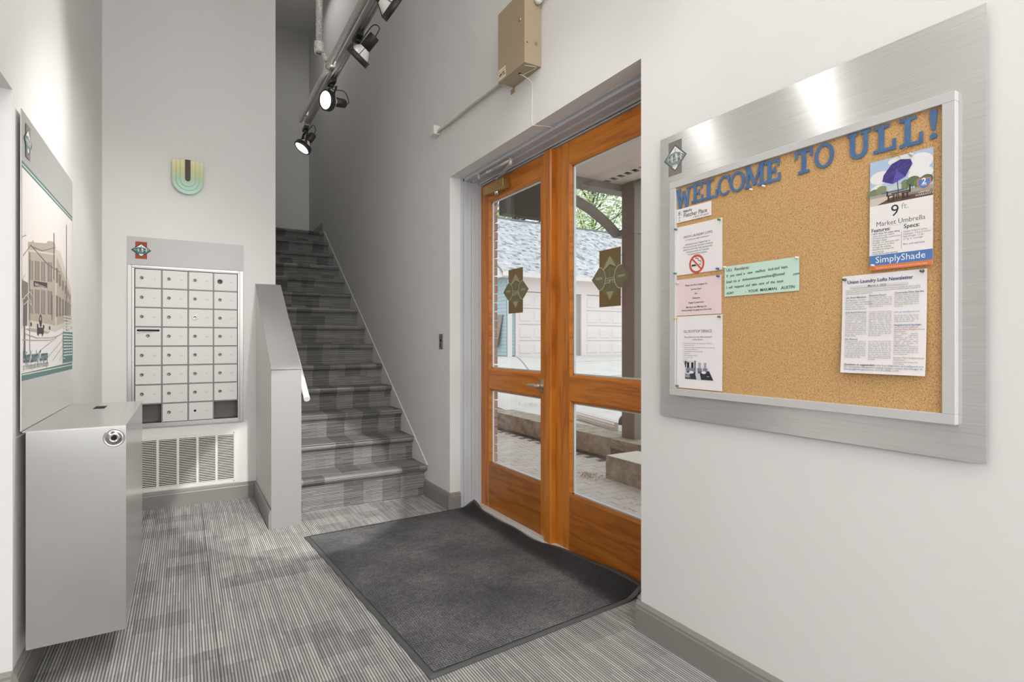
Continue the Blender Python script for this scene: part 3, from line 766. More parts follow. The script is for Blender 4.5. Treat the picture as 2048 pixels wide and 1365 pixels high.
# cut-out letters
M_blue = mat('blue_card', hx(66, 104, 150), .5)
t = NT(M_blue); p, *_ = t.pos(); t.color(t.mix(t.noise(p, 25, 3), hx(54, 90, 138), hx(88, 126, 166)))
def glyph(ch):
    """slab-serif letter in a box of height 1: list of convex polygons, and its width"""
    R = lambda a, b, c, d: [(a, b), (c, b), (c, d), (a, d)]
    def L(p, q, w): return [(p[0]-w/2, p[1]), (p[0]+w/2, p[1]), (q[0]+w/2, q[1]), (q[0]-w/2, q[1])]
    def ring(cx, cy, rx, ry, tx, ty, a0, a1, n=22):
        out = []
        for i in range(n):
            p, q = math.radians(a0+(a1-a0)*i/n), math.radians(a0+(a1-a0)*(i+1)/n)
            out.append([(cx+(rx-tx)*math.cos(p), cy+(ry-ty)*math.sin(p)), (cx+rx*math.cos(p), cy+ry*math.sin(p)), (cx+rx*math.cos(q), cy+ry*math.sin(q)), (cx+(rx-tx)*math.cos(q), cy+(ry-ty)*math.sin(q))])
        return out
    if ch == 'E': return [R(.14, 0, .34, 1), R(0, .87, .74, 1), R(.63, .68, .74, .87), R(0, 0, .78, .13), R(.66, .13, .78, .36), R(.34, .45, .56, .57), R(.47, .36, .57, .67)], .78
    if ch == 'L': return [R(.18, 0, .38, 1), R(0, .88, .58, 1), R(0, 0, .8, .13), R(.68, .13, .8, .40)], .8
    if ch == 'T': return [R(.3, 0, .5, 1), R(0, .87, .8, 1), R(0, .66, .12, .87), R(.68, .66, .8, .87), R(.14, 0, .66, .12)], .8
    if ch == 'U': return [R(.09, .32, .28, 1), R(.6, .32, .76, 1), R(0, .88, .38, 1), R(.5, .88, .86, 1)] + ring(.425, .34, .335, .34, .18, .15, 180, 360), .86
    if ch == 'O': return ring(.42, .5, .42, .5, .155, .11, 0, 360, 32), .84
    if ch == 'C': return ring(.42, .5, .42, .5, .155, .11, 42, 318, 28) + [R(.64, .64, .74, .98)], .76
    if ch == 'W': return [L((.26, 0), (.12, 1), .18), L((.27, 0), (.48, .86), .13), L((.70, 0), (.5, .86), .16), L((.72, 0), (.86, 1), .13), R(0, .9, .32, 1), R(.7, .9, 1.0, 1)], 1.
    if ch == 'M': return [R(.1, 0, .25, 1), R(.82, 0, 1.0, 1), L((.54, .08), (.2, 1), .17), L((.54, .08), (.88, 1), .13), R(0, 0, .36, .11), R(.7, 0, 1.12, .11), R(.02, .9, .2, 1), R(.9, .9, 1.1, 1)], 1.12
    if ch == '!': return [[(.06, .3), (.16, .3), (.22, .92), (.18, 1), (.04, 1), (0, .92)], [(.11+.1*math.cos(i*PI/6), .1+.1*math.sin(i*PI/6)) for i in range(12)]], .22
LET = [('W', 1.555, 1.481, 1.804, 1.881, 'first letter of WELCOME'), ('E', 1.479, 1.424, 1.811, 1.885, 'second letter of WELCOME'), ('L', 1.421, 1.357, 1.811, 1.884, 'third letter of WELCOME'),
       ('C', 1.357, 1.303, 1.809, 1.882, 'fourth letter of WELCOME'), ('O', 1.305, 1.241, 1.810, 1.883, 'fifth letter of WELCOME'), ('M', 1.243, 1.161, 1.811, 1.889, 'sixth letter of WELCOME'), ('E', 1.165, 1.107, 1.810, 1.885, 'last letter of WELCOME'),
       ('T', 1.056, .998, 1.811, 1.887, 'first letter of TO'), ('O', .992, .932, 1.811, 1.887, 'second letter of TO'), ('U', .892, .828, 1.810, 1.889, 'first letter after TO'),
       ('L', .820, .762, 1.810, 1.886, 'just right of the U'), ('L', .753, .697, 1.806, 1.886, 'just left of the exclamation mark'), ('!', .682, .664, 1.809, 1.886, 'at the right end of the greeting')]
for i, (ch, y0, y1, z0, z1, where) in enumerate(LET):
    polys, w = glyph(ch); mb = MB(); sx = (y0-y1)/w; sz = z1-z0
    for k, pl in enumerate(polys):
        d = .00003*k
        a = sum(pl[q][0]*pl[(q+1) % len(pl)][1]-pl[(q+1) % len(pl)][0]*pl[q][1] for q in range(len(pl)))
        mb.prism([(y0-sx*px_, z0+sz*pz_) for px_, pz_ in pl], 0, PXC-.0032-d, PXC-.0012)
    lo = mb.build('cutout_letter', M_blue)
    what = 'exclamation mark' if ch == '!' else 'letter ' + ch
    tag(lo, 'blue slab-serif cutout %s, %s' % (what, where), 'letter', 'blue cutout letters across the cork board')

# ---- sheets pinned to the cork
def sheet(name, label, cat, y0, y1, z0, z1, m, curl=.0, lift=.0012, tilt=0.):
    """paper from y0 (viewer's left) to y1; bottom may lift off the cork"""
    th = thing(name, label, cat, (PXC, (y0+y1)/2, z0))
    n = 6; vs = []; fs = []
    for i in range(n+1):
        f = i/n; xx = PXC-lift-curl*(1-f)**2; zz = z0+(z1-z0)*f
        vs += [(xx, y0, zz+0), (xx, y1, zz+tilt), (xx+.0003, y0, zz), (xx+.0003, y1, zz+tilt)]
    for i in range(n):
        a = i*4; b = a+4
        fs += [(a, a+1, b+1, b), (a+2, b+2, b+3, a+3), (a, b, b+2, a+2), (a+1, a+3, b+3, b+1)]
    fs += [(0, 2, 3, 1), (n*4, n*4+1, n*4+3, n*4+2)]
    MB().add(vs, fs).build('paper', m, th)
    # ink follows the sheet: plane hinged at the top edge
    top = Vector((PXC-lift, y0, z1)); bot = Vector((PXC-lift-curl, y0, z0))
    v = (top-bot); hgt = v.length; v.normalize(); u = Vector((0, -1, tilt/(y0-y1))).normalized()
    nrm = u.cross(v); 
    if nrm.x > 0: nrm = -nrm
    return th, Print(bot+nrm*.0005, u, v, nrm, .00002), y0-y1, hgt
BK = (72, 70, 70); MG = (120, 117, 117)
# small shop-style card
th, pr, w, h = sheet('pinned_card', 'small white card with a lamp post drawing, under the letters WEL', 'card', 1.555, 1.385, 1.749, 1.803, M_paper, lift=.002)
pr.text((60, 58, 56), 'historic', .034, h*.66, .0145, bold=.0003); pr.text((66, 64, 62), 'Fletcher Place', .036, h*.30, .0235, bold=.0001, sx=.86); pr.text((150, 146, 144), 'a little off center', .082, h*.1, .0115, shear=.25)
for a, b in (((.014, .006), (.014, .044)), ((.008, .03), (.022, .03)), ((.008, .03), (.01, .043)), ((.022, .03), (.020, .043)), ((.008, .043), (.022, .043)), ((.009, .02), (.022, .02)), ((.008, .006), (.02, .006)), ((.022, .028), (.03, .028))): pr.line(MG, a, b, .0011)
pr.k += 1; pr.ell((120, 118, 116), .0145, .037, .003, .005, 10)
pr.build('card_print', th)
# no smoking notice
th, pr, w, h = sheet('notice_sheet', 'white notice with a red no smoking symbol, top left of the cork', 'paper', 1.561, 1.337, 1.538, 1.731, M_paper)
L_ = 'CENTER'
pr.text(BK, 'UNION LAUNDRY LOFTS', w*.49, h*.745, .0135, L_, sx=.92); pr.text(MG, 'IS A SMOKING FREE COMMUNITY', w*.49, h*.685, .0078, L_)
for k, sx in enumerate(('SMOKING IS NOT PERMITTED IN', 'THE BUILDING OR OUTSIDE COMMON', 'AREAS EXCEPT FOR THE DESIGNATED', 'SMOKING PATIO AT THE END', 'OF LEXINGTON AVENUE.')):
    pr.text(MG, sx, w*.49, h*(.59-.052*k), .0082, L_)
RD = (206, 84, 62); cx, cy, r = w*.475, h*.185, .0365
pr.rect((56, 50, 50), cx-.024, cy-.008, cx+.014, cy-.001); pr.rect((196, 184, 170), cx+.014, cy-.008, cx+.022, cy-.001)
pr.path((58, 54, 54), [(cx+.02, cy+.001), (cx+.02, cy+.010), (cx+.008, cy+.012), (cx+.006, cy+.022), (cx-.004, cy+.02), (cx-.004, cy+.028), (cx+.004, cy+.029)], .002)
pr.line((255, 250, 246), (cx-.026, cy+.026), (cx+.026, cy-.026), .011); pr.k += 1
pr.line(RD, (cx-.024, cy+.024), (cx+.024, cy-.024), .0075); pr.k += 1
pr.ring(RD, cx, cy, r-.0085, r, 1.0, 40)
pr.build('notice_print', th)
# pink sheet
th, pr, w, h = sheet('notice_sheet', 'pale pink notice about deliveries, below the no smoking notice', 'paper', 1.565, 1.341, 1.376, 1.520, M_pink)
for k, sx in enumerate(('Please use the Lexington St.', 'Service Door', 'For', 'Deliveries', 'Repair Contractors', 'Moving in and Moving out')): pr.text(BK, sx, w*.48, h*(.80-.12*k), .0094, L_, bold=.0001)
pr.text(BK, 'Violators parking in the garage area will be towed.', w*.48, h*.12, .0088, L_, bold=.0001, sx=.82)
pr.build('notice_print', th)
# rooftop terrace rules
th, pr, w, h = sheet('notice_sheet', 'white rules sheet with a terrace photo, bottom left of the cork', 'paper', 1.554, 1.336, 1.089, 1.373, M_paper, curl=.002)
pr.text(MG, 'ULL ROOFTOP TERRACE', w*.47, h*.77, .0150, L_, sx=.82); pr.text(MG, 'Please follow these rules when enjoying the', w*.48, h*.70, .0094, L_, sx=.80); pr.text(MG, 'rooftop terrace.', w*.48, h*.665, .0094, L_, sx=.85)
for k, sx in enumerate(('The common roof terrace is located on the fourth floor. See the hours.', 'Use path to the patio area.', 'The terrace may be reserved for private events. Please, no use or party setup', 'without the approval of the board.', 'No unattended children. Please, supervise setup.', 'No open flames.', 'Limit of two guests per unit please.', 'No smoking or vaping.', 'No glass.', 'Please return all chairs after use.')):
    if k != 3: pr.ell(BK, w*.15, h*(.621-.0275*k)+.0016, .001, .001, 8, False)
    pr.text((136, 133, 133), sx, w*.175, h*(.615-.0275*k), .0058, sx=.80)
ph = [(.18, .13), (.83, .13), (.68, .37), (.18, .37)]
F = lambda a, b: (w*a, h*b)
pr.poly((206, 204, 216), [F(.20, .13), F(.83, .13), F(.70, .29), F(.2, .29)])
pr.poly((58, 58, 66), [F(.20, .13), F(.46, .13), F(.42, .225), F(.34, .235), F(.3, .19), F(.2, .2)]); pr.poly((46, 46, 54), [F(.56, .13), F(.82, .13), F(.73, .25), F(.52, .25)])
pr.poly((150, 150, 164), [F(.2, .19), F(.3, .19), F(.32, .15), F(.21, .15)]); pr.rect((72, 72, 82), w*.2, h*.13, w*.32, h*.145)
for a, c_ in ((.245, (40, 42, 46)), (.34, (36, 38, 42)), (.5, (172, 168, 180)), (.62, (168, 164, 178))):
    pr.rect(c_, w*a, h*.285, w*(a+.05), h*.36, False); pr.rect((130, 130, 148), w*(a-.02), h*.24, w*(a+.07), h*.285, False); pr.rect((90, 90, 110), w*(a-.01), h*.215, w*(a+.06), h*.245, False)
pr.k += 1
pr.rect((52, 54, 50), w*.415, h*.18, w*.435, h*.385); pr.rect((64, 78, 58), w*.20, h*.29, w*.225, h*.38)
for a in (-.03, 0, .03): pr.line((74, 98, 70), F(.21, .31), F(.21+a, .37), .003)
pr.k += 1
pr.ell((232, 232, 236), w*.345, h*.225, .011, .0055); pr.ell((232, 232, 236), w*.615, h*.23, .011, .0055); pr.rect((228, 228, 232), w*.685, h*.175, w*.73, h*.18)
pr.build('rules_print', th)
# handwritten mint note
th, pr, w, h = sheet('handwritten_note', 'mint green note with black handwriting, middle of the cork', 'note', 1.327, 1.042, 1.437, 1.547, M_green, lift=.002)
HW = (58, 66, 64); kw = dict(shear=.18, bold=.00012)
pr.text(HW, 'ULL  Residents:', .008, h*.83, .0150, **kw)
pr.text(HW, 'If   you  need  a   new   mailbox   lock and  keys,', .008, h*.635, .0135, sx=.90, rot=.035, **kw)
pr.text(HW, 'Email  me  at   thefountainsquaremailman@hotmail.', .008, h*.44, .0130, sx=.84, rot=.035, **kw)
pr.text(HW, 'com', w*.925, h*.47, .0125, **kw)
pr.text(HW, 'I  will  respond  and  take  care  of  the  issue', .008, h*.255, .0130, sx=.93, rot=.02, **kw)
pr.text(HW, 'ASAP.', .008, h*.07, .0128, **kw); pr.text(HW, '-  YOUR  MAILMAN,   AUSTIN', w*.30, h*.07, .0138, rot=.01, sx=1.02, **kw)
pr.build('note_print', th)
# umbrella tag
th, pr, w, h = sheet('product_tag', 'tall glossy umbrella tag with a purple patio umbrella photo', 'tag', .829, .673, 1.476, 1.788, mat('glossy_card', hx(236, 231, 229), .35), curl=.004, lift=.002)
by = h*.592
pr.rect((176, 196, 222), 0, by, w, h)
for q in ((.0, .78, .35, .9), (.55, .82, 1., .98), (.62, .74, 1., .86), (.0, .66, .28, .78), (.3, .92, .7, 1.)):
    pr.poly((232, 230, 228), [(w*(q[0]+(q[2]-q[0])*(.5+.5*math.cos(i*PI/8))), h*(q[1]+(q[3]-q[1])*(.5+.5*math.sin(i*PI/8)))) for i in range(16)])
for gx, gy, gr_, c_ in ((.08, .70, .12, (118, 130, 104)), (.2, .72, .1, (134, 142, 108)), (.58, .73, .08, (120, 134, 98)), (.7, .745, .11, (96, 112, 78)), (.8, .72, .09, (118, 130, 92)), (.97, .735, .1, (84, 96, 70)), (.9, .73, .08, (100, 112, 82))): pr.ell(c_, min(w*gx, w*(1-gr_)), h*gy, w*gr_, h*.045, 14)
pr.rect((168, 160, 150), 0, h*.64, w, h*.685); pr.rect((146, 128, 110), 0, by, w, h*.65); pr.poly((206, 196, 184), [(0, by), (w*.18, by), (w*.45, h*.66), (0, h*.66)]); pr.poly((96, 76, 62), [(w*.12, by), (w, by), (w, h*.625), (w*.35, h*.64)])
pr.rect((196, 204, 206), w*.28, h*.70, w*.52, h*.745); pr.rect((96, 116, 142), w*.2, h*.685, w*.56, h*.70)
for q in range(8): pr.rect((70, 66, 66), w*(.6+.045*q), h*.675, w*(.6+.045*q)+.0008, h*.715, False)
pr.k += 1
pr.line((58, 48, 56), (w*.48, h*.62), (w*.45, h*.82), .002); pr.k += 1
um = [(.21, .80), (.38, .76), (.58, .80), (.69, .90), (.66, .945), (.50, .965), (.36, .94), (.23, .855)]
pr.poly((66, 56, 128), [F_ for F_ in [(w*a, h*b) for a, b in um]])
for i, (a, b) in enumerate(um): pr.line((104, 94, 162), (w*.44, h*.872), (w*a, h*b), .0008)
pr.k += 1
pr.poly((94, 84, 168), [(w*.44, h*.872), (w*.38, h*.76), (w*.58, h*.80)])
for a, b, c_, d_ in ((.36, .668, .66, .674), (.28, .655, .30, .70), (.28, .655, .42, .661), (.3, .61, .32, .655), (.4, .61, .385, .655), (.44, .61, .45, .67), (.56, .61, .53, .655), (.64, .665, .66, .72), (.52, .655, .66, .661), (.6, .615, .62, .66), (.3, .612, .42, .608), (.52, .61, .66, .615)): pr.rect((62, 50, 52), w*min(a, c_), h*min(b, d_), w*max(a, c_)+.001, h*max(b, d_)+.001, False)
pr.k += 1
sh = [(.76, .745), (.86, .757), (.97, .745), (.965, .70), (.93, .672), (.865, .655), (.80, .672), (.765, .70)]
pr.poly((226, 130, 70), [(w*a, h*b) for a, b in sh]); pr.poly((92, 126, 186), [(w*(.865+(a-.865)*.87), h*(.705+(b-.705)*.87)) for a, b in sh])
pr.text((242, 240, 240), '2', w*.865, h*.703, .022, L_, bold=.0004); pr.text((242, 240, 240), 'YEAR', w*.865, h*.687, .006, L_)
pr.text((236, 232, 228), 'LIMITED', w*.87, h*.628, .0075, L_); pr.text((236, 232, 228), 'WARRANTY', w*.87, h*.606, .0075, L_)
pr.rect((236, 231, 229), 0, h*.135, w, by)
pr.text((48, 46, 48), '9', w*.345, h*.470, .046); pr.text((168, 164, 164), 'ft.', w*.52, h*.520, .024)
pr.text((86, 82, 84), 'Market Umbrella', w*.5, h*.398, .0190, L_, sx=.93); pr.rect((150, 146, 146), w*.3, h*.386, w*.62, h*.3875)
pr.text((66, 62, 64), 'Features:', w*.03, h*.350, .0142, bold=.0003, sx=.95); pr.text((66, 62, 64), 'Specs:', w*.56, h*.345, .0155, bold=.0003)
for k, sx in enumerate(('• NEW Slide Tilt makes tilting', '  easier than ever before', '• Premium quality construction', '• Octagon shape', '• Durable 1.5" aluminum pole', '• Vent allows air to flow', '  through for stability', '• Attached tie wraps for', '  easy storage', '• Crank lift for easy opening')): pr.text((118, 114, 116), sx, w*.03, h*(.325-.0205*k), .0070, sx=.86, bold=.00012 if k == 0 else 0)
for k, sx in enumerate(('Height: 8 feet 6 inches', 'Diameter: 9 feet 0 inches', 'Net Weight: 15 lbs.', '57 sq. ft. coverage', '', 'Base sold separately')): pr.text((150, 146, 148), sx, w*.555, h*(.308-.022*k), .0072, sx=.88)
pr.rect((140, 136, 140), w*.525, h*.165, w*.53, h*.32)
pr.rect((84, 122, 180), 0, h*.042, w, h*.135); pr.rect((222, 124, 70), 0, 0, w, h*.042)
pr.text((240, 240, 242), 'SimplyShade', w*.5, h*.066, .0255, L_, sx=.98); pr.text((246, 220, 200), 'the perfect way to add style & shade to your patio or outdoor space', w*.52, h*.014, .0052, L_, sx=.86)
pr.build('tag_print', th)
MB().tube(smooth_path([(PXC-.004, .765, 1.796), (PXC-.008, .757, 1.792), (PXC-.004, .752, 1.783)]), .0009, 6).tube(smooth_path([(PXC-.004, .775, 1.803), (PXC-.009, .757, 1.795), (PXC-.006, .747, 1.799), (PXC-.003, .735, 1.806)]), .0011, 6).tube(smooth_path([(PXC-.004, .777, 1.797), (PXC-.008, .76, 1.794), (PXC-.003, .745, 1.797)]), .0009, 6).build('gold_string', mat('gold_cord', hx(196, 150, 62), .4, .3), th)
# newsletter
th, pr, w, h = sheet('newsletter', 'white three-column newsletter pinned below the umbrella tag', 'newsletter', .907, .6875, 1.1795, 1.4675, M_paper, curl=.012, lift=.002)
NB, NK, NR = (66, 82, 128), (134, 130, 134), (170, 92, 84)
pr.text(NB, 'Union Laundry Lofts Newsletter', w*.46, h*.918, .0140, L_, bold=.00025, sx=.93); pr.rect((214, 209, 210), w*.11, h*.870, w*.8, h*.892); pr.text(NB, 'March 1, 2026', w*.44, h*.872, .0084, L_, bold=.0001)
def para(txt, x, y, wd, size=.0056, c=NK, line=.93, sx=.72): pr.text(c, txt, x, y, size, 'JUSTIFY', width=wd/sx, sx=sx, line=line)
para('Welcome to the first Union Laundry Lofts newsletter. Our goal is to improve communication by providing clear updates on building matters, finances, neighborhood resources and a forum for homeowner concerns and interest. We hope this becomes a convenient and helpful way to keep everyone informed and involved.', w*.05, h*.842, w*.88, .0058, sx=.60)
c1, c2, c3, cw = w*.05, w*.35, w*.65, w*.27
H1 = lambda s_, x, yy: pr.text(NB, s_, x, yy, .0068, bold=.0001)
H1('ULL Board Members', c1, h*.765)
for k, q in enumerate(('Max Sharpson, President', 'Bryce Columbo, Vice President', 'Vincent D. Thompson, Secretary', 'Kyle Denner, Treasurer', 'Madilyn Hanson, Director')): pr.text(NK, q, c1, h*(.738-.0225*k), .0062, sx=.9)
H1('2026 Board Priorities', c1, h*.612)
para('With a newly seated board, 2026 is a transition year for Union Laundry Lofts. Our focus is on strengthening communication, reviewing building operations, and ensuring responsible financial oversight. We are taking a close look at vendor contracts, maintenance needs, and long-term planning priorities to ensure the building is well-managed and positioned for the future. Our goal is steady management and thoughtful planning.', c1, h*.592, cw)
H1('ULL Finances', c1, h*.338)
para('Following provisional approval of the 2026 budget, we are conducting a comprehensive review of past budgets and reserve allocations to ensure long-term financial stability. Our goal is to confirm that all line items are correct and that reserves are appropriately funded for future building needs. We hope to share findings by March 31, 2026.', c1, h*.318, cw)
H1('Entrance Doors', c2, h*.775)
para('We recognize that recent issues with our exterior doors have been frustrating for residents and are pleased to share an update on repairs to both the front entrance and side service doors.', c2, h*.755, cw)
para('To minimize service fees, we have scheduled a single visit to address both doors at the same time. The front door club will receive a full replacement, including a new core key to ensure simplified maintenance moving forward. Please note that because of these upgrades the front door will now require a different key than the side service door. The service door, basement and storage closet will get matching locks to the front door at a later date.', c2, h*.612, cw)
para('Each unit will receive one new front door key. The deposit for this conversion is covered through ULL dues. Additional keys may be obtained with an additional key deposit. If you sell your unit, all issued keys must be transferred to the new owner at closing. The phone entry system and existing access codes will not be affected by this update.', c2, h*.318, cw)
H1('Community Patio Garden', c3, h*.785)
para('Planning is underway for this year\'s patio garden, and plant orders will be placed in April. We\'d love your input! If you have favorite herbs, flowers, or vegetables you\'d like to see included, please reach out to the board at', c3, h*.765, cw)
pr.text((112, 132, 178), 'patio.garden@gmail.com', c3, h*.600, .0062)
para('We will also host a Patio Garden Planting Day in early May. More details will be shared soon. All residents are welcome to join.', c3, h*.565, cw)
H1('Neighborhood Spotlight', c3, h*.472)
para('This month\'s spotlight highlights the', c3, h*.452, cw); pr.text(NR, 'Fletcher Place Neighborhood', c3, h*.430, .0062); pr.text(NR, 'Association', c3, h*.410, .0062)
para('which supports community engagement, neighborhood improvements, and local events. The association works to strengthen connections among residents and advocates for neighborhood priorities.', c3, h*.390, cw)
para('Getting involved is a great way to stay informed about development updates, community initiatives, and local events that impact ULL and the surrounding area.', c3, h*.268, cw)
pr.text(NR, 'Fletcher Place Neighborhood', c3, h*.158, .0062); pr.text(NR, 'Association', c3, h*.138, .0062)
para('meets every second Tuesday of the month, 6:30 pm.', c3, h*.118, cw)
pr.text((92, 88, 92), 'Questions or suggestions?', c1, h*.078, .0078, bold=.00015); pr.text(NK, 'Email the board at', w*.38, h*.078, .0076); pr.text((112, 132, 178), 'president.ull.hoa@gmail.com.', w*.60, h*.078, .0072)
pr.text(NK, 'For community management-related matters, contact the manager at', c1, h*.054, .0076, sx=.95); pr.text((112, 132, 178), 'blovejoy@kirkmgmt.com', c1, h*.031, .0074); pr.text(NK, 'or 317-292-8582, x103.', w*.40, h*.031, .0074)
pr.build('newsletter_print', th)

# ---- push pins
def pin(u, v, m, label, off=0.):
    y, z = wall_pt(u, v, PXC)
    x = PXC-.0026-off
    t_ = MB().lathe((x+.0015, y, z), (-1, 0, 0), [(0, .0009), (.003, .0009), (.003, .0042), (.0045, .0042), (.0055, .0026), (.0105, .0024), (.0115, .0036), (.0135, .0036), (.0140, .0)], 14)
    tag(t_.build('push_pin', m), label, 'push pin', 'push pins on the cork board')
def pinm(nm, c): return mat('pin_'+nm, c, .3)
PG, PB, PW, PY, PS = pinm('green', hx(38, 128, 96)), pinm('blue', hx(58, 86, 156)), pinm('white', hx(228, 222, 214)), pinm('yellow', hx(226, 194, 62)), mat('pin_steel', hx(120, 116, 114), .3, .8)
pin(1441, 440, PG, 'green push pin at the top right corner of the no smoking notice')
pin(1354.5, 459.4, PG, 'green push pin at the top left corner of the no smoking notice')
pin(1353.4, 547.6, PG, 'green push pin at the bottom left corner of the no smoking notice')
pin(1438, 538, PB, 'blue push pin at the bottom right corner of the no smoking notice')
pin(1439, 553, PB, 'blue push pin at the top right corner of the pink notice')
pin(1358, 567, mat('pin_clear', hx(212, 200, 198), .2), 'pale clear push pin at the top left corner of the pink notice')
pin(1353.5, 637, PY, 'yellow push pin at the top left corner of the terrace rules sheet')
pin(1441, 634, PS, 'gray push pin at the top right corner of the terrace rules sheet')
pin(1357.5, 772, PS, 'gray push pin at the bottom left corner of the terrace rules sheet')
pin(1596, 516, PW, 'white push pin at the top right corner of the mint note')
pin(1452, 535, PW, 'white push pin at the top left corner of the mint note')
pin(1530, 373, PW, 'larger white push pin in bare cork below the M and E')
pin(1505, 380, PW, 'smaller white push pin in bare cork below the M')
pin(1692, 560, PS, 'gray push pin at the top left corner of the newsletter')
pin(1847, 542.6, PS, 'gray push pin at the top right corner of the newsletter')
pin(1749, 532, mat('pin_clear', hx(212, 200, 198), .2), 'clear push pin at the bottom left corner of the umbrella tag', .003)
pin(1825, 310, mat('pin_clear', hx(212, 200, 198), .2), 'clear push pin at the top of the umbrella tag')

# ------------------------------------------------------------------ things on the walls
# tan control box above the doors
cb = thing('control_box', 'tan metal control box mounted above the entrance doors', 'electrical box', (XW-.06, 2.72, 2.824))
MB().box((1.6255, 2.575, 2.826), (XW-.0015, 2.869, 3.236)).build('body', M_tan, cb)
MB().box((1.622, 2.573, 2.824), (1.6255, 2.871, 3.238)).box((1.6255, 2.573, 2.824), (1.648, 2.5745, 3.238)).box((1.6255, 2.8695, 2.824), (1.648, 2.871, 3.238)).build('cover', M_tan, cb, bevel=.001)
MB().lathe((1.622, 2.622, 3.085), (-1, 0, 0), [(0, .0105), (.003, .0105), (.004, .006), (.0025, .005), (.0025, 0)], 18).build('cam_lock', M_chrome, cb)
MB().cyl((1.70, 2.5745, 2.95), (1.70, 2.5735, 2.95), .011, n=20).build('knockout', mat('tan_edge', hx(140, 124, 98), .5), cb)
for zz in (2.94, 3.19): MB().cyl((1.64, 2.5728, zz), (1.64, 2.5732, zz), .004, n=10).build('cover_screw', M_dark, cb)
MB().cyl((1.67, 2.70, 2.8258), (1.67, 2.70, 2.8252), .009, n=16).build('wire_hole', M_dark, cb)
MB().box((XW-.004, 2.86, 2.795), (XW-.0015, 2.905, 2.826)).build('mounting_tab', M_tan, cb)
pr = Print((1.6218, 2.868, 2.835), (0, -1, 0), (0, 0, 1), (-1, 0, 0), .00004)
pr.rect((226, 214, 190), .0, .0, .088, .062); pr.rect((128, 110, 84), .0, .046, .088, .049); pr.rect((128, 110, 84), 0, .011, .088, .014)
pr.text((34, 32, 30), 'AMTEL', .044, .019, .0255, 'CENTER', shear=.2, bold=.0010, sx=.92)
pr.build('maker_sticker', cb)
# conduit, junction box, whip, low-voltage wire
cd_ = thing('conduit', 'white painted conduit running left from the control box', 'conduit', (1.72, 3.4, 2.9))
MB().tube(smooth_path([(1.722, 4.01, 2.936), (1.720, 3.75, 2.928), (1.718, 3.43, 2.925), (1.715, 3.15, 2.912), (1.710, 2.873, 2.905)]), .0105, 10).build('pipe', M_white, cd_)
MB().tube(smooth_path([(1.712, 4.0, 2.916), (1.714, 3.7, 2.906), (1.712, 3.62, 2.898), (1.714, 3.45, 2.904), (1.706, 3.1, 2.890), (1.704, 2.873, 2.882)]), .0045, 8).build('cable', mat('gray_cable', hx(176, 173, 168), .5), cd_)
MB().cham((1.682, 4.0, 2.905), (XW-.0015, 4.075, 2.975), .003).build('junction_box', M_white, thing('junction_box', 'small white box at the lower left end of the conduit', 'junction box', (1.71, 4.04, 2.905)))
wh = MB().tube(smooth_path([(1.705, 2.573, 3.185), (1.705, 2.55, 3.19), (1.71, 2.50, 3.205), (1.716, 2.40, 3.245), (1.718, 2.25, 3.33)]), .0165, 12).cyl((1.705, 2.573, 3.185), (1.705, 2.545, 3.191), .022)
tag(wh.build('flexible_conduit', M_white), 'white flexible conduit leaving the right side of the control box', 'conduit')
wi = MB().tube(smooth_path([(1.67, 2.70, 2.8215), (1.675, 2.685, 2.812), (1.69, 2.668, 2.795), (1.7325, 2.668, 2.77), (1.7325, 2.667, 2.65), (1.7325, 2.665, 2.54), (1.74, 2.645, 2.521), (1.80, 2.62, 2.520), (1.826, 2.60, 2.512)]), .0022, 6)
tag(wi.build('bell_wire', M_whiteplastic), 'thin white wire hanging from the control box to the door head', 'wire')
wi = MB().tube(smooth_path([(1.64, 2.60, 2.8215), (1.69, 2.583, 2.821), (1.71, 2.59, 2.821), (1.70, 2.64, 2.821), (1.68, 2.69, 2.812)]), .0015, 6)
tag(wi.build('bell_wire', M_whiteplastic), 'short white wire looped under the control box', 'wire')
# key switch plate
kp = thing('key_switch', 'narrow steel key switch on the wall left of the doors', 'switch', (XW-.004, 3.97, 1.215))
MB().cham((XW-.006, 3.935, 1.215), (XW-.0015, 4.005, 1.335), .001).build('plate', M_alum, kp)
MB().cyl((XW-.010, 3.97, 1.285), (XW-.006, 3.97, 1.285), .009, n=16).build('key_cylinder', M_dark, kp)
MB().box((XW-.0075, 3.955, 1.235), (XW-.006, 3.985, 1.262)).build('indicator', M_key, kp)

# layered glass wall sconce
sconce = thing('glass_sconce', 'green layered glass wall sconce above the mailboxes', 'sconce', (.03, YB-.03, 2.42))
def u_shape(w, ztop, zb, n=20):
    r = w/2; pts = [(.03-r, ztop)]
    for i in range(n+1):
        a = PI+PI*i/n; pts.append((.03+r*math.cos(a), zb+r+r*math.sin(a)))
    pts.append((.03+r, ztop)); return pts
def sglass(nm, k):
    m = mat(nm, hx(168, 190, 160), .22); t = NT(m); p, x, y, z = t.pos()
    f = t.math('DIVIDE', t.math('SUBTRACT', z, 2.42), .25)
    t.color(t.ramp(f, [(.08, hx(186, 222, 208)), (.45, hx(178, 204, 176)), (.72, hx(204, 204, 150)), (1., hx(226, 220, 176))]))
    t.b.inputs['Transmission Weight'].default_value = .0; t.b.inputs['IOR'].default_value = 1.3
    return m
GS = sglass('green_amber_glass', 0)
for k, (w, zb, y0, y1) in enumerate(((.208, 2.42, -.040, -.033), (.152, 2.448, -.050, -.042), (.098, 2.475, -.060, -.052))):
    sh_ = MB().prism(u_shape(w, 2.678, zb), 1, YB+y0, YB+y1); sh_.build('glass_layer', GS, sconce, bevel=.0015)
MB().prism(u_shape(.036, 2.679, 2.515), 1, YB-.066, YB-.061).build('bronze_strip', mat('dark_bronze', hx(62, 52, 44), .4, .5), sconce)
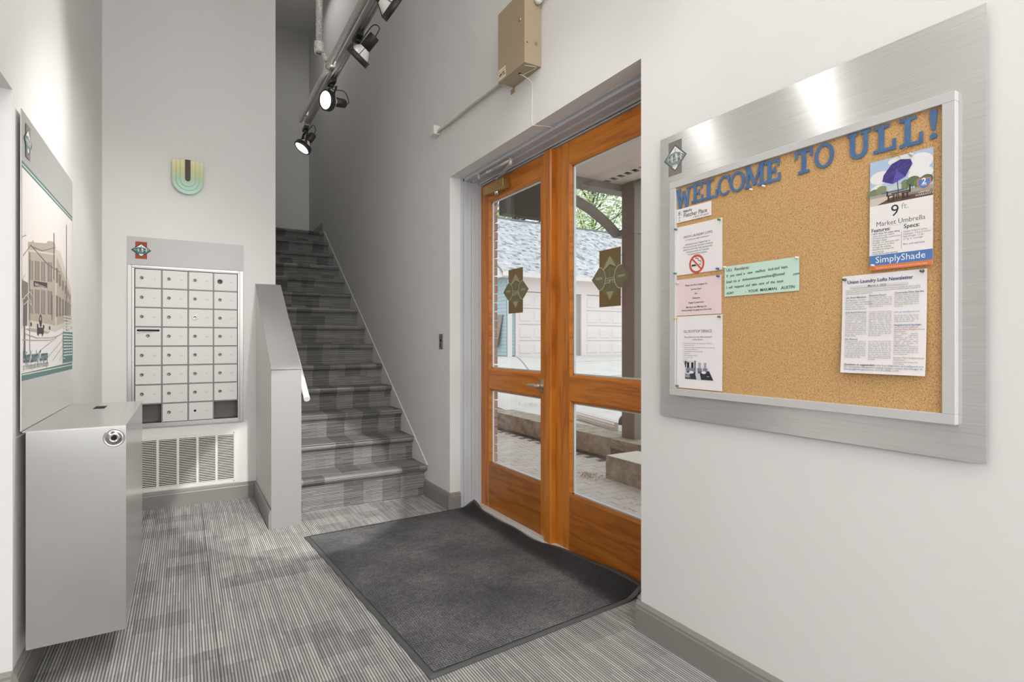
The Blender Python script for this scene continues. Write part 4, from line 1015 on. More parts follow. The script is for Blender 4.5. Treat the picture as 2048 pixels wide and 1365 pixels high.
MB().box((0.0, YB-.033, 2.5), (.06, YB-.0015, 2.64)).build('wall_bracket', M_whiteplastic, sconce)

# ------------------------------------------------------------------ hanging track with spotlights
TXR, TZR, PXR, PZR = .742, 2.806, .70, 2.822
trk = thing('light_track', 'silver light track clamped along a galvanized pipe under the ceiling', 'track', (.72, 2.0, 2.79))
MB().tube([(PXR, -1.2, PZR), (PXR, 4.05, PZR)], .0170, 16).build('pipe', M_galv, trk)
tr_ = MB(); w_ = .019
tr_.prism([(TXR-w_, TZR+.013), (TXR+w_, TZR+.013), (TXR+w_, TZR-.013), (TXR+.011, TZR-.013), (TXR+.011, TZR-.004), (TXR+.004, TZR-.004), (TXR+.004, TZR-.013), (TXR-.004, TZR-.013), (TXR-.004, TZR-.004), (TXR-.011, TZR-.004), (TXR-.011, TZR-.013), (TXR-w_, TZR-.013)], 1, -1.2, 4.03)
tr_.build('track_rail', M_alum, trk)
for yy in (.3, 1.7, 3.12, 3.9): MB().box((PXR, yy-.012, TZR-.003), (TXR, yy+.012, TZR+.02)).build('strap', M_alum, trk)
for yy in (3.2, .2):
    dp = thing('drop_pipe', 'galvanized pipe hanging beside the %s of the light track' % ('far half' if yy > 2 else 'near half'), 'pipe', (.655, yy, 2.9))
    MB().tube([(.655, yy, 2.92), (.655, yy, CEIL-.001)], .0185, 18).build('pipe', M_galv, dp)
    cp_ = MB().lathe((.655, yy, 2.895), (0, 0, 1), [(0, .017), (0, .0265), (.004, .028), (.055, .028), (.06, .0265), (.06, .02)], 22)
    cp_.lathe((.655, yy, 2.9), (0, 0, 1), [(0, .0), (.0, .017)], 18)
    cp_.cyl((.655, yy-.03, 2.94), (.655, yy-.026, 2.94), .007, n=10)
    cp_.build('clamp', M_galv, dp)
    MB().tube([(.67, yy, 2.91), (PXR-.012, yy, PZR+.052), (PXR, yy, PZR+.038)], .014, 10).lathe((PXR, yy-.022, PZR), (0, 1, 0), [(0, .0187), (0, .022), (.044, .022), (.044, .0187), (0, .0187)], 18).build('tee', M_galv, dp)
def spot(name_lbl, c, aim, ya, roll=(0, 0, 1), w=1.0, ang=62, lit=True):
    """gimbal-ring lamp: c ring centre, aim beam direction, ya where it clips on the track"""
    aim = Vector(aim).normalized(); c = Vector(c)
    s_ = thing('track_spotlight', name_lbl, 'spotlight', (TXR, ya, TZR-.013), 'black spotlights on the track')
    ad = MB().box((TXR-.016, ya-.045, TZR-.034), (TXR+.016, ya+.045, TZR-.0135)).cyl((TXR, ya, TZR-.05), (TXR, ya, TZR-.03), .011)
    ad.build('adapter', M_black, s_)
    pv = (aim.cross(Vector((0, 0, 1)))).normalized()
    R_ = .0605
    top = Vector((TXR, ya, TZR-.05))
    a, b = c+pv*R_, c-pv*R_
    sh = .028
    ta, tb = top+pv*R_*.62+Vector((0, 0, -.006)), top-pv*R_*.62+Vector((0, 0, -.006))
    yk = MB()
    pth = [a, a+Vector((0, 0, .03)), ta.lerp(a, .25), ta, top, tb, tb.lerp(b, .25), b+Vector((0, 0, .03)), b]
    wv = (pv.cross((top-c).normalized())).normalized()
    for p, q in zip(pth, pth[1:]):
        d = (q-p).normalized(); nn = d.cross(wv).normalized()*.0012; ww = wv*.0085
        yk.add([p+ww+nn, p-ww+nn, p-ww-nn, p+ww-nn, q+ww+nn, q-ww+nn, q-ww-nn, q+ww-nn], [(0, 1, 5, 4), (2, 3, 7, 6), (1, 2, 6, 5), (3, 0, 4, 7), (0, 3, 2, 1), (4, 5, 6, 7)])
    yk.build('yoke', M_black, s_)
    rg = MB().lathe(c, aim, [(-.012, .056), (-.012, .0605), (.014, .0605), (.0165, .058), (.0165, .050), (.012, .050), (.012, .056), (-.012, .056)], 30)
    rg.build('ring', M_black, s_)
    lm = MB().lathe(c, aim, [(.010, .0555), (.0, .0545), (-.02, .046), (-.04, .034), (-.052, .026)], 28)
    lm.build('lamp_bulb', mat('lamp_glass_gray', hx(206, 204, 198), .25, .2), s_)
    MB().lathe(c, aim, [(.0105, .0555), (.0125, .035), (.013, .0)], 28).build('lamp_lens', M_lamp, s_)
    wr = MB()
    for k in range(3):
        t_ = 2*PI*k/3+.4; o1 = pv*math.cos(t_)+aim.cross(pv)*math.sin(t_)
        wr.tube([c+aim*-.012+o1*.058, c+aim*-.045+o1*.034, c+aim*-.058+o1*.0265], .0018, 6)
    wr.build('cage_wire', M_black, s_)
    MB().lathe(c, aim, [(-.05, .0), (-.05, .0265), (-.122, .0265), (-.127, .024), (-.127, 0)], 22).build('lamp_holder', M_black, s_)
    back = c-aim*.125
    MB().tube(smooth_path([top+Vector((0, .004, .0)), top+Vector((0, 0, -.014))-aim*.012, (top+back)/2-aim*.045+Vector((0, 0, .03)), back-aim*.035+Vector((0, 0, .015)), back-aim*.01-Vector((0, 0, .004)), back], 8), .0028, 6).build('cord', M_black, s_)
    l = bpy.data.lights.new('spot_beam', 'SPOT'); l.energy = SPOT_W*w; l.spot_size = math.radians(ang); l.spot_blend = .7; l.shadow_soft_size = .04; l.color = (1, .985, .965)
    lo = bpy.data.objects.new('spot_beam', l); C.objects.link(lo); lo.parent = s_
    lo.location = (c+aim*.03)-BASE[s_.name]; lo.rotation_euler = aim.to_track_quat('-Z', 'Y').to_euler()
def camdir(a, b, f):
    r = Vector((_c, -_s, 0)); fw = Vector((_s, _c, 0)); return r*a+Vector((0, 0, b))+fw*f
def at(u, v, X): q = wall_pt(u, v, X); return (X, q[0], q[1])
spot('nearest spotlight in view, cut by the top edge and aimed at the notice board', at(784, 14, .762), (.86, .03, -.51), 2.13, w=.24, ang=100)
spot('second spotlight, seen side-on with its beam aimed down and left', at(716, 113, .735), camdir(-.7, -.7, .168), wall_pt(716, 60, TXR)[0], w=2.7, ang=110)
spot('glaring spotlight turned toward the camera, third along the track', at(655, 201, .735), camdir(-.55, -.2, -.81), wall_pt(664, 163, TXR)[0], w=1.1, ang=92)
spot('last spotlight at the far end of the track, aimed down', at(606, 294, .735), camdir(-.42, -.8, -.36), wall_pt(611, 250, TXR)[0], w=.9, ang=85)
# lamps further along the same track, above the frame
def beam(loc, aim, w, ang, blend):
    l = bpy.data.lights.new('track_lamp', 'SPOT'); l.energy = w; l.spot_size = math.radians(ang); l.spot_blend = blend; l.shadow_soft_size = .035; l.color = (1, .985, .965)
    lo = bpy.data.objects.new('track_lamp', l); C.objects.link(lo); lo.location = loc; lo.rotation_euler = Vector(aim).to_track_quat('-Z', 'Y').to_euler()
beam((.80, 1.56, 2.66), (.80, -.25, -.62), 5.5, 105, .9)
beam((.72, .75, 2.66), (.03, 3.55, -2.50), 500, 20.5, .12)

# ------------------------------------------------------------------ entrance mat
em = thing('entrance_mat', 'charcoal ribbed entrance mat with gray rubber edge before the doors', 'mat', (1.3, 2.9, .001))
mp = [Vector((.672, 3.752)), Vector((.797, 1.924)), Vector((1.975, 2.012)), Vector((1.975, 3.80))]
def mat_pt(fu, fv):
    """fu 0..1 from the room side to the door, fv 0..1 from the far end to the near end"""
    a = mp[0].lerp(mp[1], fv); b = mp[3].lerp(mp[2], fv); q = a.lerp(b, fu)
    x, y = q.x, q.y
    sm = lambda a_, b_, t_: (lambda q_: q_*q_*(3-2*q_))(max(0., min(1., (t_-a_)/(b_-a_))))
    xe = 1.925+.05*sm(.45, .75, fv)                       # door-side edge: short of the threshold at the far leaf
    x = min(x, a.x+(xe-a.x)*fu)
    d = max(0., (x-(xe-.11))/.11)
    hh = .045*(1-sm(.02, .10, fv)) + .006 + .052*sm(.40, 1., fv) + .005*math.sin(fv*23)*sm(.1, .3, fv)
    z = .008 + d**1.6*max(hh, .002)
    return (x, y, z)
NU, NV = 44, 60
def mat_grid(u0, u1, v0, v1, nu, nv, dz):
    vs = []; fs = []
    for j in range(nv+1):
        for i in range(nu+1):
            p = mat_pt(u0+(u1-u0)*i/nu, v0+(v1-v0)*j/nv); vs.append((p[0], p[1], p[2]+dz))
    for j in range(nv):
        for i in range(nu):
            a = j*(nu+1)+i; fs.append((a, a+nu+1, a+nu+2, a+1))
    return vs, fs
vs, fs = mat_grid(.024, .985, .016, .984, NU, NV, 0)
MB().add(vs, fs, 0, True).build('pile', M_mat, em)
vs, fs = mat_grid(0, 1, 0, 1, NU, NV, -.0035); m_ = MB().add(vs, fs, 0, True)
vs2, _ = mat_grid(0, 1, 0, 1, NU, NV, -.0068); n0 = len(m_.v); m_.add(vs2, [f[::-1] for f in fs], 0, True)
rim = [i for i in range(NU+1)]+[j*(NU+1)+NU for j in range(1, NV+1)]+[NV*(NU+1)+i for i in range(NU-1, -1, -1)]+[j*(NU+1) for j in range(NV-1, 0, -1)]
for a, b in zip(rim, rim[1:]+rim[:1]): m_.f.append((a, b, n0+b, n0+a)); m_.mi.append(0); m_.sm.append(False)
m_.build('rubber_backing', M_rubber, em)

# ================================================================== OUTSIDE
M_conc = mat('concrete', hx(214, 211, 206), .9)
t = NT(M_conc); p, *_ = t.pos(); t.color(t.mix(t.noise(p, 2.5, 6, .6), hx(192, 189, 184), hx(226, 224, 220))); t.bump(t.noise(p, 60, 4), .2, .004)
M_paver = mat('paver_concrete', hx(216, 209, 202), .9)
t = NT(M_paver); p, *_ = t.pos(); oi = t.n('ShaderNodeObjectInfo')
cc = t.ramp(oi.outputs['Random'], [(0, hx(206, 199, 193)), (.5, hx(222, 216, 209)), (1, hx(208, 205, 203))])
t.color(t.mix(t.math('MULTIPLY', t.noise(p, 160, 3, .7), .5), cc, hx(150, 144, 138))); t.bump(t.noise(p, 220, 3), .4, .003)
M_joint = mat('paver_joint_sand', hx(118, 110, 102), .95)
M_stone = mat('weathered_limestone', hx(176, 166, 150), .9)
t = NT(M_stone); p, *_ = t.pos(); n = t.noise(p, 7, 6, .7); n2 = t.noise(t.scale(p, (6, 6, 60)), 1.2, 4)
t.color(t.mix(t.math('MULTIPLY', n2, .5), t.ramp(n, [(.3, hx(116, 106, 92)), (.5, hx(170, 160, 144)), (.72, hx(200, 193, 180))]), hx(140, 130, 114))); t.bump(n, .6, .02)
M_stonetop = mat('limestone_top', hx(214, 210, 200), .9)
M_bronzepaint = mat('canopy_brown_paint', hx(122, 110, 100), .6)
t = NT(M_bronzepaint); p, *_ = t.pos(); t.color(t.mix(t.noise(p, 40, 5, .7), hx(116, 106, 97), hx(140, 129, 119))); t.bump(t.noise(p, 130, 3), .15, .003)
M_soffit = mat('stucco_soffit', hx(214, 200, 190), .9)
t = NT(M_soffit); p, *_ = t.pos(); t.color(t.mix(t.noise(p, 30, 5, .7), hx(202, 190, 180), hx(222, 210, 200)))
M_brick = mat('red_brick', hx(170, 98, 72), .85)
t = NT(M_brick); p, *_ = t.pos(); oi = t.n('ShaderNodeObjectInfo')
t.color(t.mix(t.math('MULTIPLY', t.noise(p, 70, 4), .4), t.ramp(oi.outputs['Random'], [(0, hx(196, 138, 110)), (.5, hx(178, 122, 98)), (.8, hx(164, 126, 106)), (1, hx(208, 152, 122))]), hx(130, 82, 64)))
M_mortar = mat('pale_mortar', hx(214, 202, 178), .95)
M_siding = mat('pale_blue_siding', hx(168, 190, 198), .6)
M_gwhite = mat('garage_white_paint', hx(236, 226, 224), .55)
M_ggray = mat('garage_post_gray', hx(168, 164, 164), .6)
M_shing = mat('gray_shingle', hx(176, 178, 184), .9)
t = NT(M_shing); p, x, y, z = t.pos(); t.color(t.ramp(t.white(t.comb(t.math('FLOOR', t.math('MULTIPLY', x, 6.5)), t.math('FLOOR', t.math('MULTIPLY', z, 14.35)), 0.)), [(.0, hx(138, 141, 150)), (.28, hx(190, 192, 197)), (1., hx(214, 214, 218))]))
M_bark = mat('tree_bark', hx(86, 76, 66), .9)
M_down = mat('downspout_white', hx(228, 226, 222), .5)

# brick reveal just outside the door, each brick its own piece
bw = thing('brick_pier', 'red brick pier edge with pale mortar outside the left door', 'brick pier', (2.05, 3.75, 0), kind='structure')
MB().box((1.965, 3.835, -.05), (2.054, 4.9, 3.3)).build('mortar_bed', M_mortar, bw)
bm0 = MB().cham((-.051, -.1, 0), (.009, .1, .057), .003).mesh('brick', M_brick)
z = .36; k = 0
while z < 3.2:
    for n_ in range(3):
        yy = 3.745+(.0 if k % 2 == 0 else -.0)+n_*.212 + (0 if k % 2 == 0 else .0)
        if k % 2 and n_ == 0: yy = 3.745
        link('brick', bm0, bw, (2.054+random.uniform(-.003, .003), yy+random.uniform(-.003, .003)+.012, z))
    z += .0677; k += 1
MB().cham((2.0, 3.655, -.03), (2.078, 4.9, .345), .006).build('stone_base', M_stone, bw)
struct('wall_outer_left', MB().box((1.99, 4.9, -.1), (2.06, 10.5, 6.4)).box((1.99, 3.84, 3.3), (2.06, 4.9, 6.4)), M_brick)
struct('wall_outer_right', MB().box((1.99, -3, -.1), (2.06, 1.80, 6.4)).box((1.99, 1.80, 2.6), (2.06, 3.84, 6.4)), M_brick)

# pavers
pv_ = MB().box((2.06, .2, -.09), (4.10, 9.0, -.034))
ground = struct('ground_pavers', pv_, M_joint)
pm = MB().cham((-.0985, -.0485, -.055), (.0985, .0485, 0), .004).mesh('paver', M_paver)
cells = []
for r_ in range(22, 84):
    y = .1*r_+.05
    for q in range(0, 11):
        x = 2.165+.2*q+(.1 if r_ % 2 else 0)
        if x+.1 > 4.06 or x-.1 < 2.06: continue
        vis = y/x
        if vis < .86 or vis > 1.9: continue
        cells.append((x*x+y*y, x, y))
cells.sort()
for _, x, y in cells[:298]: link('paver', pm, ground, (x, y, random.uniform(-.003, .001)-.02))
rest = MB()
for _, x, y in cells[298:]:
    dz = random.uniform(-.003, .001)-.02; rest.cham((x-.0985, y-.0485, dz-.055), (x+.0985, y+.0485, dz), .004)
if rest.v: tag(rest.build('far_pavers', M_paver, ground), kind='stuff')

# low retaining wall: coping stones on a rough base
rw = thing('retaining_wall', 'low stone retaining wall with coping across the paved yard', 'wall', (4.2, 6, -.02), kind='structure')
def rough_block(x0, y0, z0, x1, y1, z1, amp, nx=2, ny=10, nz=4, seed=1):
    """block whose front (low x) face is broken up"""
    rnd = random.Random(seed); mb = MB(); vs = []; fs = []
    for j in range(nz+1):
        for i in range(ny+1):
            e = (i in (0, ny)) or (j in (0, nz))
            vs.append((x0+(0 if e else rnd.uniform(-amp, amp))+(rnd.uniform(0, amp) if e else 0), y0+(y1-y0)*i/ny, z0+(z1-z0)*j/nz+(rnd.uniform(-amp, amp)*.3 if j == nz and 0 < i < ny else 0)))
    for j in range(nz):
        for i in range(ny):
            a = j*(ny+1)+i; fs.append((a, a+ny+1, a+ny+2, a+1))
    n = len(vs)
    topi = [nz*(ny+1)+i for i in range(ny+1)]; boti = list(range(ny+1))
    for i in range(ny+1): vs.append((x1, y0+(y1-y0)*i/ny, z1))
    for i in range(ny+1): vs.append((x1, y0+(y1-y0)*i/ny, z0))
    for i in range(ny):
        fs.append((topi[i], n+i, n+i+1, topi[i+1])); fs.append((n+i, n+ny+1+i, n+ny+2+i, n+i+1)); fs.append((boti[i+1], n+ny+2+i, n+ny+1+i, boti[i]))
    fs.append(tuple(j*(ny+1) for j in range(nz+1))+(n, n+ny+1)); fs.append(tuple(j*(ny+1)+ny for j in range(nz, -1, -1))+(n+2*ny+1, n+ny))
    return mb.add(vs, fs)
for k, (a, b) in enumerate(((2.6, 4.16), (4.165, 4.62), (4.625, 6.3), (6.305, 8.2))):
    rough_block(4.03, a, .105 if b < 6 else .0, 4.42, b, .205+.004*k, .007, seed=k).build('coping_stone', M_stone, rw)
for k, (a, b) in enumerate(((2.6, 4.9), (4.91, 6.4), (6.41, 8.2))):
    rough_block(4.065, a, -.06, 4.42, b, .097, .016, seed=20+k).build('base_stone', M_stone, rw)
# upper driveway rising to the garage
NXG, NYG = 14, 26; vs = []; fs = []
def gz(x, y):
    f = max(0, min(1, (y-6.5)/8.3)); return .196+.62*f*f*(3-2*f)+.0*x
for j in range(NYG+1):
    for i in range(NXG+1):
        X_ = (4.3 if j < 12 else 2.3)+(26-4.3)*i/NXG; Y_ = -2+30*j/NYG; vs.append((X_, Y_, gz(X_, Y_)))
for j in range(NYG):
    for i in range(NXG):
        a = j*(NXG+1)+i; fs.append((a, a+1, a+NXG+2, a+NXG+1))
struct('ground_driveway', MB().add(vs, fs, 0, True), M_conc)
jn = MB()
for (a, b) in (((4.5, 9.4), (14, 11.0)), ((8.9, 14.6), (6.2, 9.2)), ((9.5, 12.6), (16, 12.9))):
    n = 16
    for k in range(n):
        p = Vector(a).lerp(Vector(b), k/n); q = Vector(a).lerp(Vector(b), (k+1)/n); d = (q-p).normalized(); w = Vector((-d.y, d.x))*.012
        jn.add([(p.x-w.x, p.y-w.y, gz(*p)+.008), (q.x-w.x, q.y-w.y, gz(*q)+.008), (q.x+w.x, q.y+w.y, gz(*q)+.008), (p.x+w.x, p.y+w.y, gz(*p)+.008)], [(0, 1, 2, 3)])
struct('trim_5', jn, mat('slab_joint', hx(150, 146, 140), .95))

# limestone step block, pale downspout lying on the wall, leaf litter
sb = thing('stone_block', 'long pale limestone step block lying on the pavers', 'stone block', (3.64, 3.3, -.02))
rough_block(3.445, 2.5, -.022, 3.85, 4.02, .195, .006, ny=26, nz=7, seed=5).build('block', M_stone, sb)
MB().box((3.452, 2.51, .19), (3.845, 4.012, .1965)).build('dressed_top', M_stonetop, sb)
fp = thing('fallen_downspout', 'white ribbed downspout lying on the retaining wall', 'downspout', (4.62, 5.6, .2))
a, b = Vector((4.72, 6.1, .262)), Vector((4.47, 4.92, .262)); d = (b-a).normalized(); sd = Vector((-d.y, d.x, 0))
m_ = MB(); N_ = 20; vs = []
for e in (a, b):
    for i in range(N_):
        t_ = 2*PI*i/N_; r = .054+(.004 if i % 2 else -.003); vs.append(e+sd*r*math.cos(t_)+Vector((0, 0, 1))*r*math.sin(t_))
m_.add(vs, [(i, (i+1) % N_, N_+(i+1) % N_, N_+i) for i in range(N_)]).build('pipe', M_down, fp)
MB().lathe(a, -d, [(0, .05), (-.004, .044), (-.05, .044), (-.05, 0)], 18).build('open_end', mat('pipe_inside', hx(150, 148, 146), .8), fp)
MB().box((4.42, 4.93, .206), (4.52, 5.0, .315)).build('end_bracket', M_down, fp)
lf = MB(); rnd = random.Random(3)
for (cx, cy, cz, rx, ry, n) in ((3.35, 4.15, -.017, .12, .16, 150), (3.3, 3.25, -.017, .2, .25, 90), (3.7, 6.6, -.017, .35, .4, 120), (4.5, 4.75, .212, .06, .08, 30), (4.9, 7.6, .24, .25, .3, 60), (3.0, 3.1, -.017, .5, .5, 40), (5.5, 7.0, .25, 1.0, 1.0, 40)):
    for _ in range(n):
        x, y = rnd.gauss(cx, rx*.5), rnd.gauss(cy, ry*.5); s = rnd.uniform(.006, .014); t_ = rnd.uniform(0, PI); cz_ = cz+rnd.uniform(0, .008)
        if cz < 0 and (x > 4.02 or (x > 3.43 and y < 4.03)): continue
        c_, s__ = math.cos(t_)*s, math.sin(t_)*s
        lf.add([(x-c_, y-s__, cz_), (x+s__*.5, y-c_*.5, cz_+.003), (x+c_, y+s__, cz_), (x-s__*.5, y+c_*.5, cz_+.004)], [(0, 1, 2, 3)])
tag(lf.build('leaf_litter', mat('dry_leaf', hx(176, 142, 104), .9)), 'scattered tan leaf litter on the pavers and wall', 'leaves', kind='stuff')

# entrance canopy: post, beams, arch, soffit with vent slots
cn = thing('canopy', 'brown entrance canopy with square post, arched brace and pale soffit', 'canopy', (4.3, 4.53, .2), kind='structure')
CZ = 3.03
MB().cham((4.2, 4.43, .19), (4.40, 4.632, CZ), .006).build('post', M_bronzepaint, cn)
MB().cham((4.186, 4.416, 2.455), (4.414, 4.76, 2.525), .004).build('collar', M_bronzepaint, cn)
MB().box((2.062, 4.632, CZ-.075), (4.6, 4.80, CZ+.25)).build('beam', M_bronzepaint, cn)
MB().box((4.215, 1.2, CZ-.03), (4.42, 4.632, CZ+.25)).build('beam', M_bronzepaint, cn)
MB().box((2.062, 1.2, CZ), (3.93, 4.632, CZ+.02)).box((4.015, 1.2, CZ), (4.3, 4.632, CZ+.02)).build('soffit', M_soffit, cn)
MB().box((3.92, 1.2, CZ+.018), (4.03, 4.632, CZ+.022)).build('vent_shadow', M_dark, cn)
for k in range(31): MB().box((3.93, 1.25+.11*k, CZ), (4.015, 1.25+.11*k+.028, CZ+.012)).build('vent_bar', M_soffit, cn)
ac = MB(); n = 28; cxa, cza, RA, th_ = 3.13, 1.20, 1.70, .078
prev = None
a_end = math.acos(1.075/RA)
for k in range(n+1):
    a = a_end+(PI-2*a_end)*k/n; ci, si = math.cos(a), math.sin(a)
    o_ = (cxa+RA*ci, cza+RA*si); i_ = (cxa+(RA-th_)*ci, cza+(RA-th_)*si)
    cur = [(o_[0], 4.655, o_[1]), (i_[0], 4.655, i_[1]), (i_[0], 4.735, i_[1]), (o_[0], 4.735, o_[1])]
    if prev: ac.add(prev+cur, [(0, 1, 5, 4), (1, 2, 6, 5), (2, 3, 7, 6), (3, 0, 4, 7)])
    prev = cur
ac.build('arch_brace', M_bronzepaint, cn)
MB().tube(smooth_path([(4.39, 4.72, .40), (4.345, 4.72, .402), (4.305, 4.72, .375), (4.297, 4.72, .325)]), .05, 14).build('drain_elbow', mat('drain_pipe_gray', hx(84, 86, 86), .6), cn)
sg = thing('hanging_sign_box', 'dark brown sign box hanging under the canopy', 'sign', (2.8, 4.25, 2.42))
MB().cham((2.449, 4.2, 2.415), (3.10, 4.32, 2.88), .006).build('box', mat('sign_dark_brown', hx(74, 64, 54), .7), sg)
MB().box((2.455, 4.194, 2.42), (3.095, 4.2, 2.475)).build('bottom_rail', mat('sign_dark_brown', hx(74, 64, 54), .7), sg)
for xx in (2.6, 2.95): MB().tube([(xx, 4.26, 2.88), (xx, 4.26, CZ-.0005)], .012).build('rod', M_bronzepaint, sg)

# garage across the driveway
gg = thing('garage', 'white and pale blue garage with paneled doors and gray shingle roof', 'garage', (12, 15, .8))
GY, GX0_, GX1_ = 15.0, 8.76, 19.0
GZB, GZE = .80, 3.42
M_found = mat('foundation_concrete', hx(186, 182, 174), .9)
MB().box((GX0_+.02, GY+.02, .2), (9.16, GY+6.9, GZB+.05)).build('foundation', M_found, gg)
sd_ = MB(); nz_ = 22; pz = (GZE-.85)/nz_
for k in range(nz_):
    z0 = .85+pz*k
    sd_.add([(GX0_-.012, GY-.012, z0), (9.10, GY-.012, z0), (9.10, GY+.006, z0+pz), (GX0_+.006, GY+.006, z0+pz)], [(0, 1, 2, 3)])
    sd_.add([(GX0_-.012, GY+6.9, z0), (GX0_-.012, GY-.012, z0), (GX0_+.006, GY+.006, z0+pz), (GX0_+.006, GY+6.9, z0+pz)], [(0, 1, 2, 3)])
    sd_.add([(GX0_-.012, GY-.012, z0), (GX0_-.012, GY+6.9, z0), (GX0_+.01, GY+6.9, z0), (GX0_+.01, GY, z0), (9.1, GY, z0), (9.1, GY-.012, z0)], [(0, 1, 2, 3, 4, 5)])
tag(sd_.build('siding', M_siding, gg), kind='stuff')
MB().box((9.10, GY-.03, GZB-.05), (9.22, GY+.1, GZE)).box((9.22, GY-.03, 2.92), (GX1_, GY+.1, GZE)).box((11.52, GY+.08, GZB-.05), (11.78, GY+.2, 2.92)).build('fascia_trim', M_gwhite, gg)
MB().box((11.76, GY-.02, GZB-.05), (11.98, GY+.1, 2.92)).build('post', M_gwhite, gg)
MB().box((11.50, GY+.05, GZB-.05), (11.76, GY+.1, 2.92)).build('jamb', M_ggray, gg)
def gdoor(xa, xb):
    d = MB().box((xa, GY+.045, GZB+.0), (xb, GY+.08, 2.90)).build('garage_door', M_gwhite, gg)
    rh = (2.90-GZB)/4; cwid = (xb-xa)/4.0
    gap = MB()
    pan = MB()
    x0p, z0p, x1p, z1p = .05, .09, cwid-.05, rh-.09
    e = .035
    pan.add([(x0p, 0, z0p), (x1p, 0, z0p), (x1p, 0, z1p), (x0p, 0, z1p), (x0p+e, -.022, z0p+e), (x1p-e, -.022, z0p+e), (x1p-e, -.022, z1p-e), (x0p+e, -.022, z1p-e)], [(0, 1, 5, 4), (1, 2, 6, 5), (2, 3, 7, 6), (3, 0, 4, 7), (4, 5, 6, 7)])
    me = pan.mesh('panel', M_gwhite)
    for r in range(4):
        for c_ in range(4): link('panel', me, d, (xa+cwid*c_, GY+.0445, GZB+rh*r))
        if r: MB().box((xa, GY+.040, GZB+rh*r-.008), (xb, GY+.0452, GZB+rh*r+.008)).build('section_joint', M_ggray, d)
gdoor(9.22, 11.52); gdoor(11.98, 14.3); gdoor(14.6, 17.0)
# roof with stepped shingle courses
NR_ = 38; roof = MB(); y0, z0, y1, z1 = GY-.42, GZE+.02, GY+3.5, 6.08
rnd = random.Random(9)
for k in range(NR_):
    f0, f1 = k/NR_, (k+1)/NR_
    ya, za, yb, zb = y0+(y1-y0)*f0, z0+(z1-z0)*f0, y0+(y1-y0)*f1, z0+(z1-z0)*f1
    x = GX0_-.35-rnd.uniform(0, .3)
    while x < GX1_+.3:
        w = rnd.uniform(.16, .34); dz = rnd.choice((.012, .02, .034)); x2 = x+w
        roof.add([(max(x, GX0_-.35), ya-.03, za+dz-.025), (x2, ya-.03, za+dz-.025), (x2, yb, zb+.004), (max(x, GX0_-.35), yb, zb+.004), (max(x, GX0_-.35), ya-.03, za-.03), (x2, ya-.03, za-.03)], [(0, 1, 2, 3), (4, 5, 1, 0)])
        x = x2
tag(roof.build('shingles', M_shing, gg), kind='stuff')
MB().prism([(y0, z0-.05), (y1, z1-.03), (y1+3.9, z0-.05)], 0, GX0_-.3, GX1_+.3).build('roof_deck', mat('roof_deck', hx(150, 146, 142), .9), gg)
MB().prism([(y1-.12, z1-.05), (y1, z1+.05), (y1+.12, z1-.05)], 0, GX0_-.35, GX1_+.35).build('ridge_cap', mat('ridge_dark', hx(112, 114, 122), .9), gg)
MB().box((GX0_-.35, y0-.12, z0-.13), (GX1_, y0, z0+.0)).box((GX0_-.3, y0, z0-.12), (GX1_, GY, z0-.09)).build('gutter', M_gwhite, gg)
MB().prism([(y0-.02, z0-.16), (y0+.25, z0+.14), (y0+1.3, z0-.16)], 0, GX0_-.42, GX0_-.28).build('eave_return', M_down, gg)
ds = MB().box((8.80, GY-.10, .78), (8.93, GY-.015, 3.25)).prism([(GY-.30, .58), (GY-.10, .80), (GY-.015, .80), (GY-.20, .56)], 0, 8.80, 8.93)
ds.build('downspout', M_down, gg)
lb = thing('leaning_board', 'gray board leaning on the blue garage side wall', 'board', (8.6, 15.6, .8))
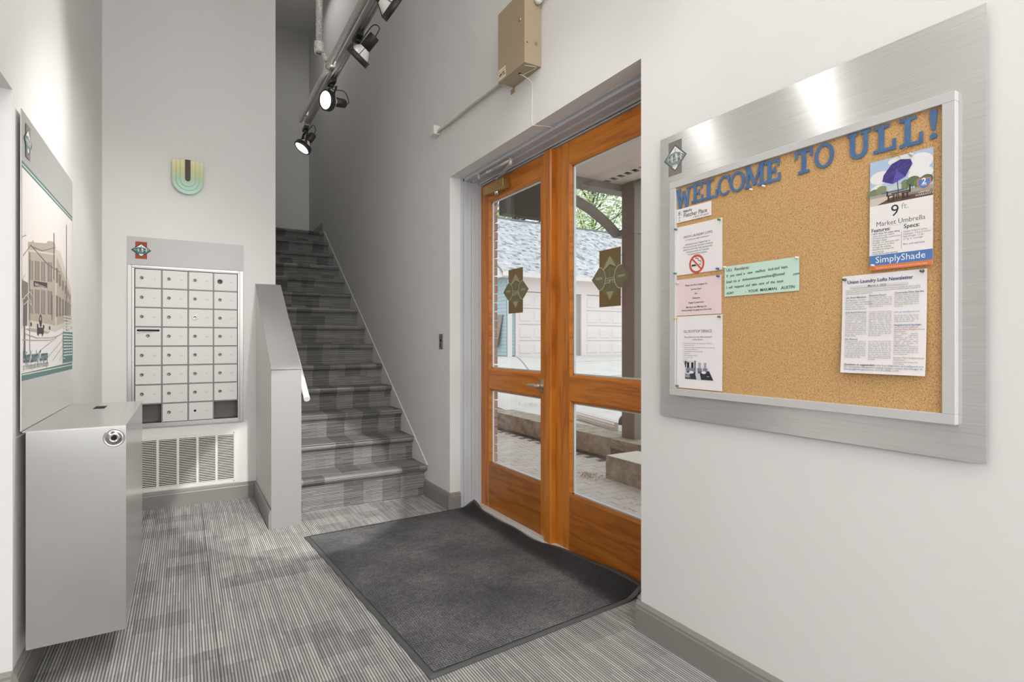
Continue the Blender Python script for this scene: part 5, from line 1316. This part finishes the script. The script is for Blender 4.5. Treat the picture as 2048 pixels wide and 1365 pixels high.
MB().add([(8.60, 15.35, 1.15), (8.60, 16.2, 1.0), (8.72, 16.2, 2.15), (8.72, 15.15, 2.15), (8.64, 15.35, 1.15), (8.64, 16.2, 1.0), (8.745, 16.2, 2.15), (8.745, 15.15, 2.15)], [(0, 3, 2, 1), (4, 5, 6, 7), (0, 4, 7, 3), (0, 1, 5, 4), (1, 2, 6, 5), (2, 3, 7, 6)]).build('board', mat('weathered_board', hx(150, 140, 128), .9), lb)

# trees beyond the garage
M_leaf = mat('spring_leaf', hx(150, 178, 108), .7)
t = NT(M_leaf); p, *_ = t.pos(); t.color(t.ramp(t.noise(p, 1.3, 4, .7), [(.3, hx(150, 176, 112)), (.55, hx(190, 208, 150)), (.75, hx(216, 226, 184))]))
t.b.inputs['Subsurface Weight'].default_value = 0; t.b.inputs['Transmission Weight'].default_value = 0
def tree(x, y, z0, hgt, r, n, seed, label):
    rnd = random.Random(seed); th = thing('leafy_tree', label, 'tree', (x, y, z0), 'trees beyond the garage')
    tk = MB().tube([(x, y, z0), (x+.1, y, z0+hgt*.35), (x-.1, y, z0+hgt*.7)], [.22, .16, .08], 8)
    tips = []
    for k in range(26):
        a = rnd.uniform(0, 2*PI); h0 = hgt*rnd.uniform(.25, .68); rr = r*rnd.uniform(.5, 1.); e = Vector((x+rr*math.cos(a), y+rr*math.sin(a)*.7, z0+h0+hgt*rnd.uniform(.1, .35)))
        s0 = Vector((x, y, z0+h0)); m0 = s0.lerp(e, .5)+Vector((0, 0, rnd.uniform(-.2, .4)))
        tk.tube([s0, m0, e], [.07, .045, .015], 5); tips += [e, m0, s0.lerp(e, .75)]
    tk.build('branches', M_bark, th)
    lv = MB()
    for k in range(n):
        c_ = rnd.choice(tips)+Vector((rnd.gauss(0, r*.17), rnd.gauss(0, r*.17), rnd.gauss(0, r*.17)))
        u = Vector((rnd.gauss(0, 1), rnd.gauss(0, 1), rnd.gauss(0, 1))).normalized(); v = u.orthogonal().normalized(); s = rnd.uniform(.07, .15)*r/4
        lv.add([c_-u*s, c_+v*s*.55, c_+u*s, c_-v*s*.55], [(0, 1, 2, 3)])
    tag(lv.build('foliage', M_leaf, th), kind='stuff')
tree(16.1, 26.6, .8, 14.6, 4.0, 9000, 1, 'spring-green tree behind the garage roof, seen through the left door')
tree(27.4, 33.5, .8, 19.0, 5.6, 11000, 2, 'taller spring-green tree behind the garage roof, seen under the arched brace')
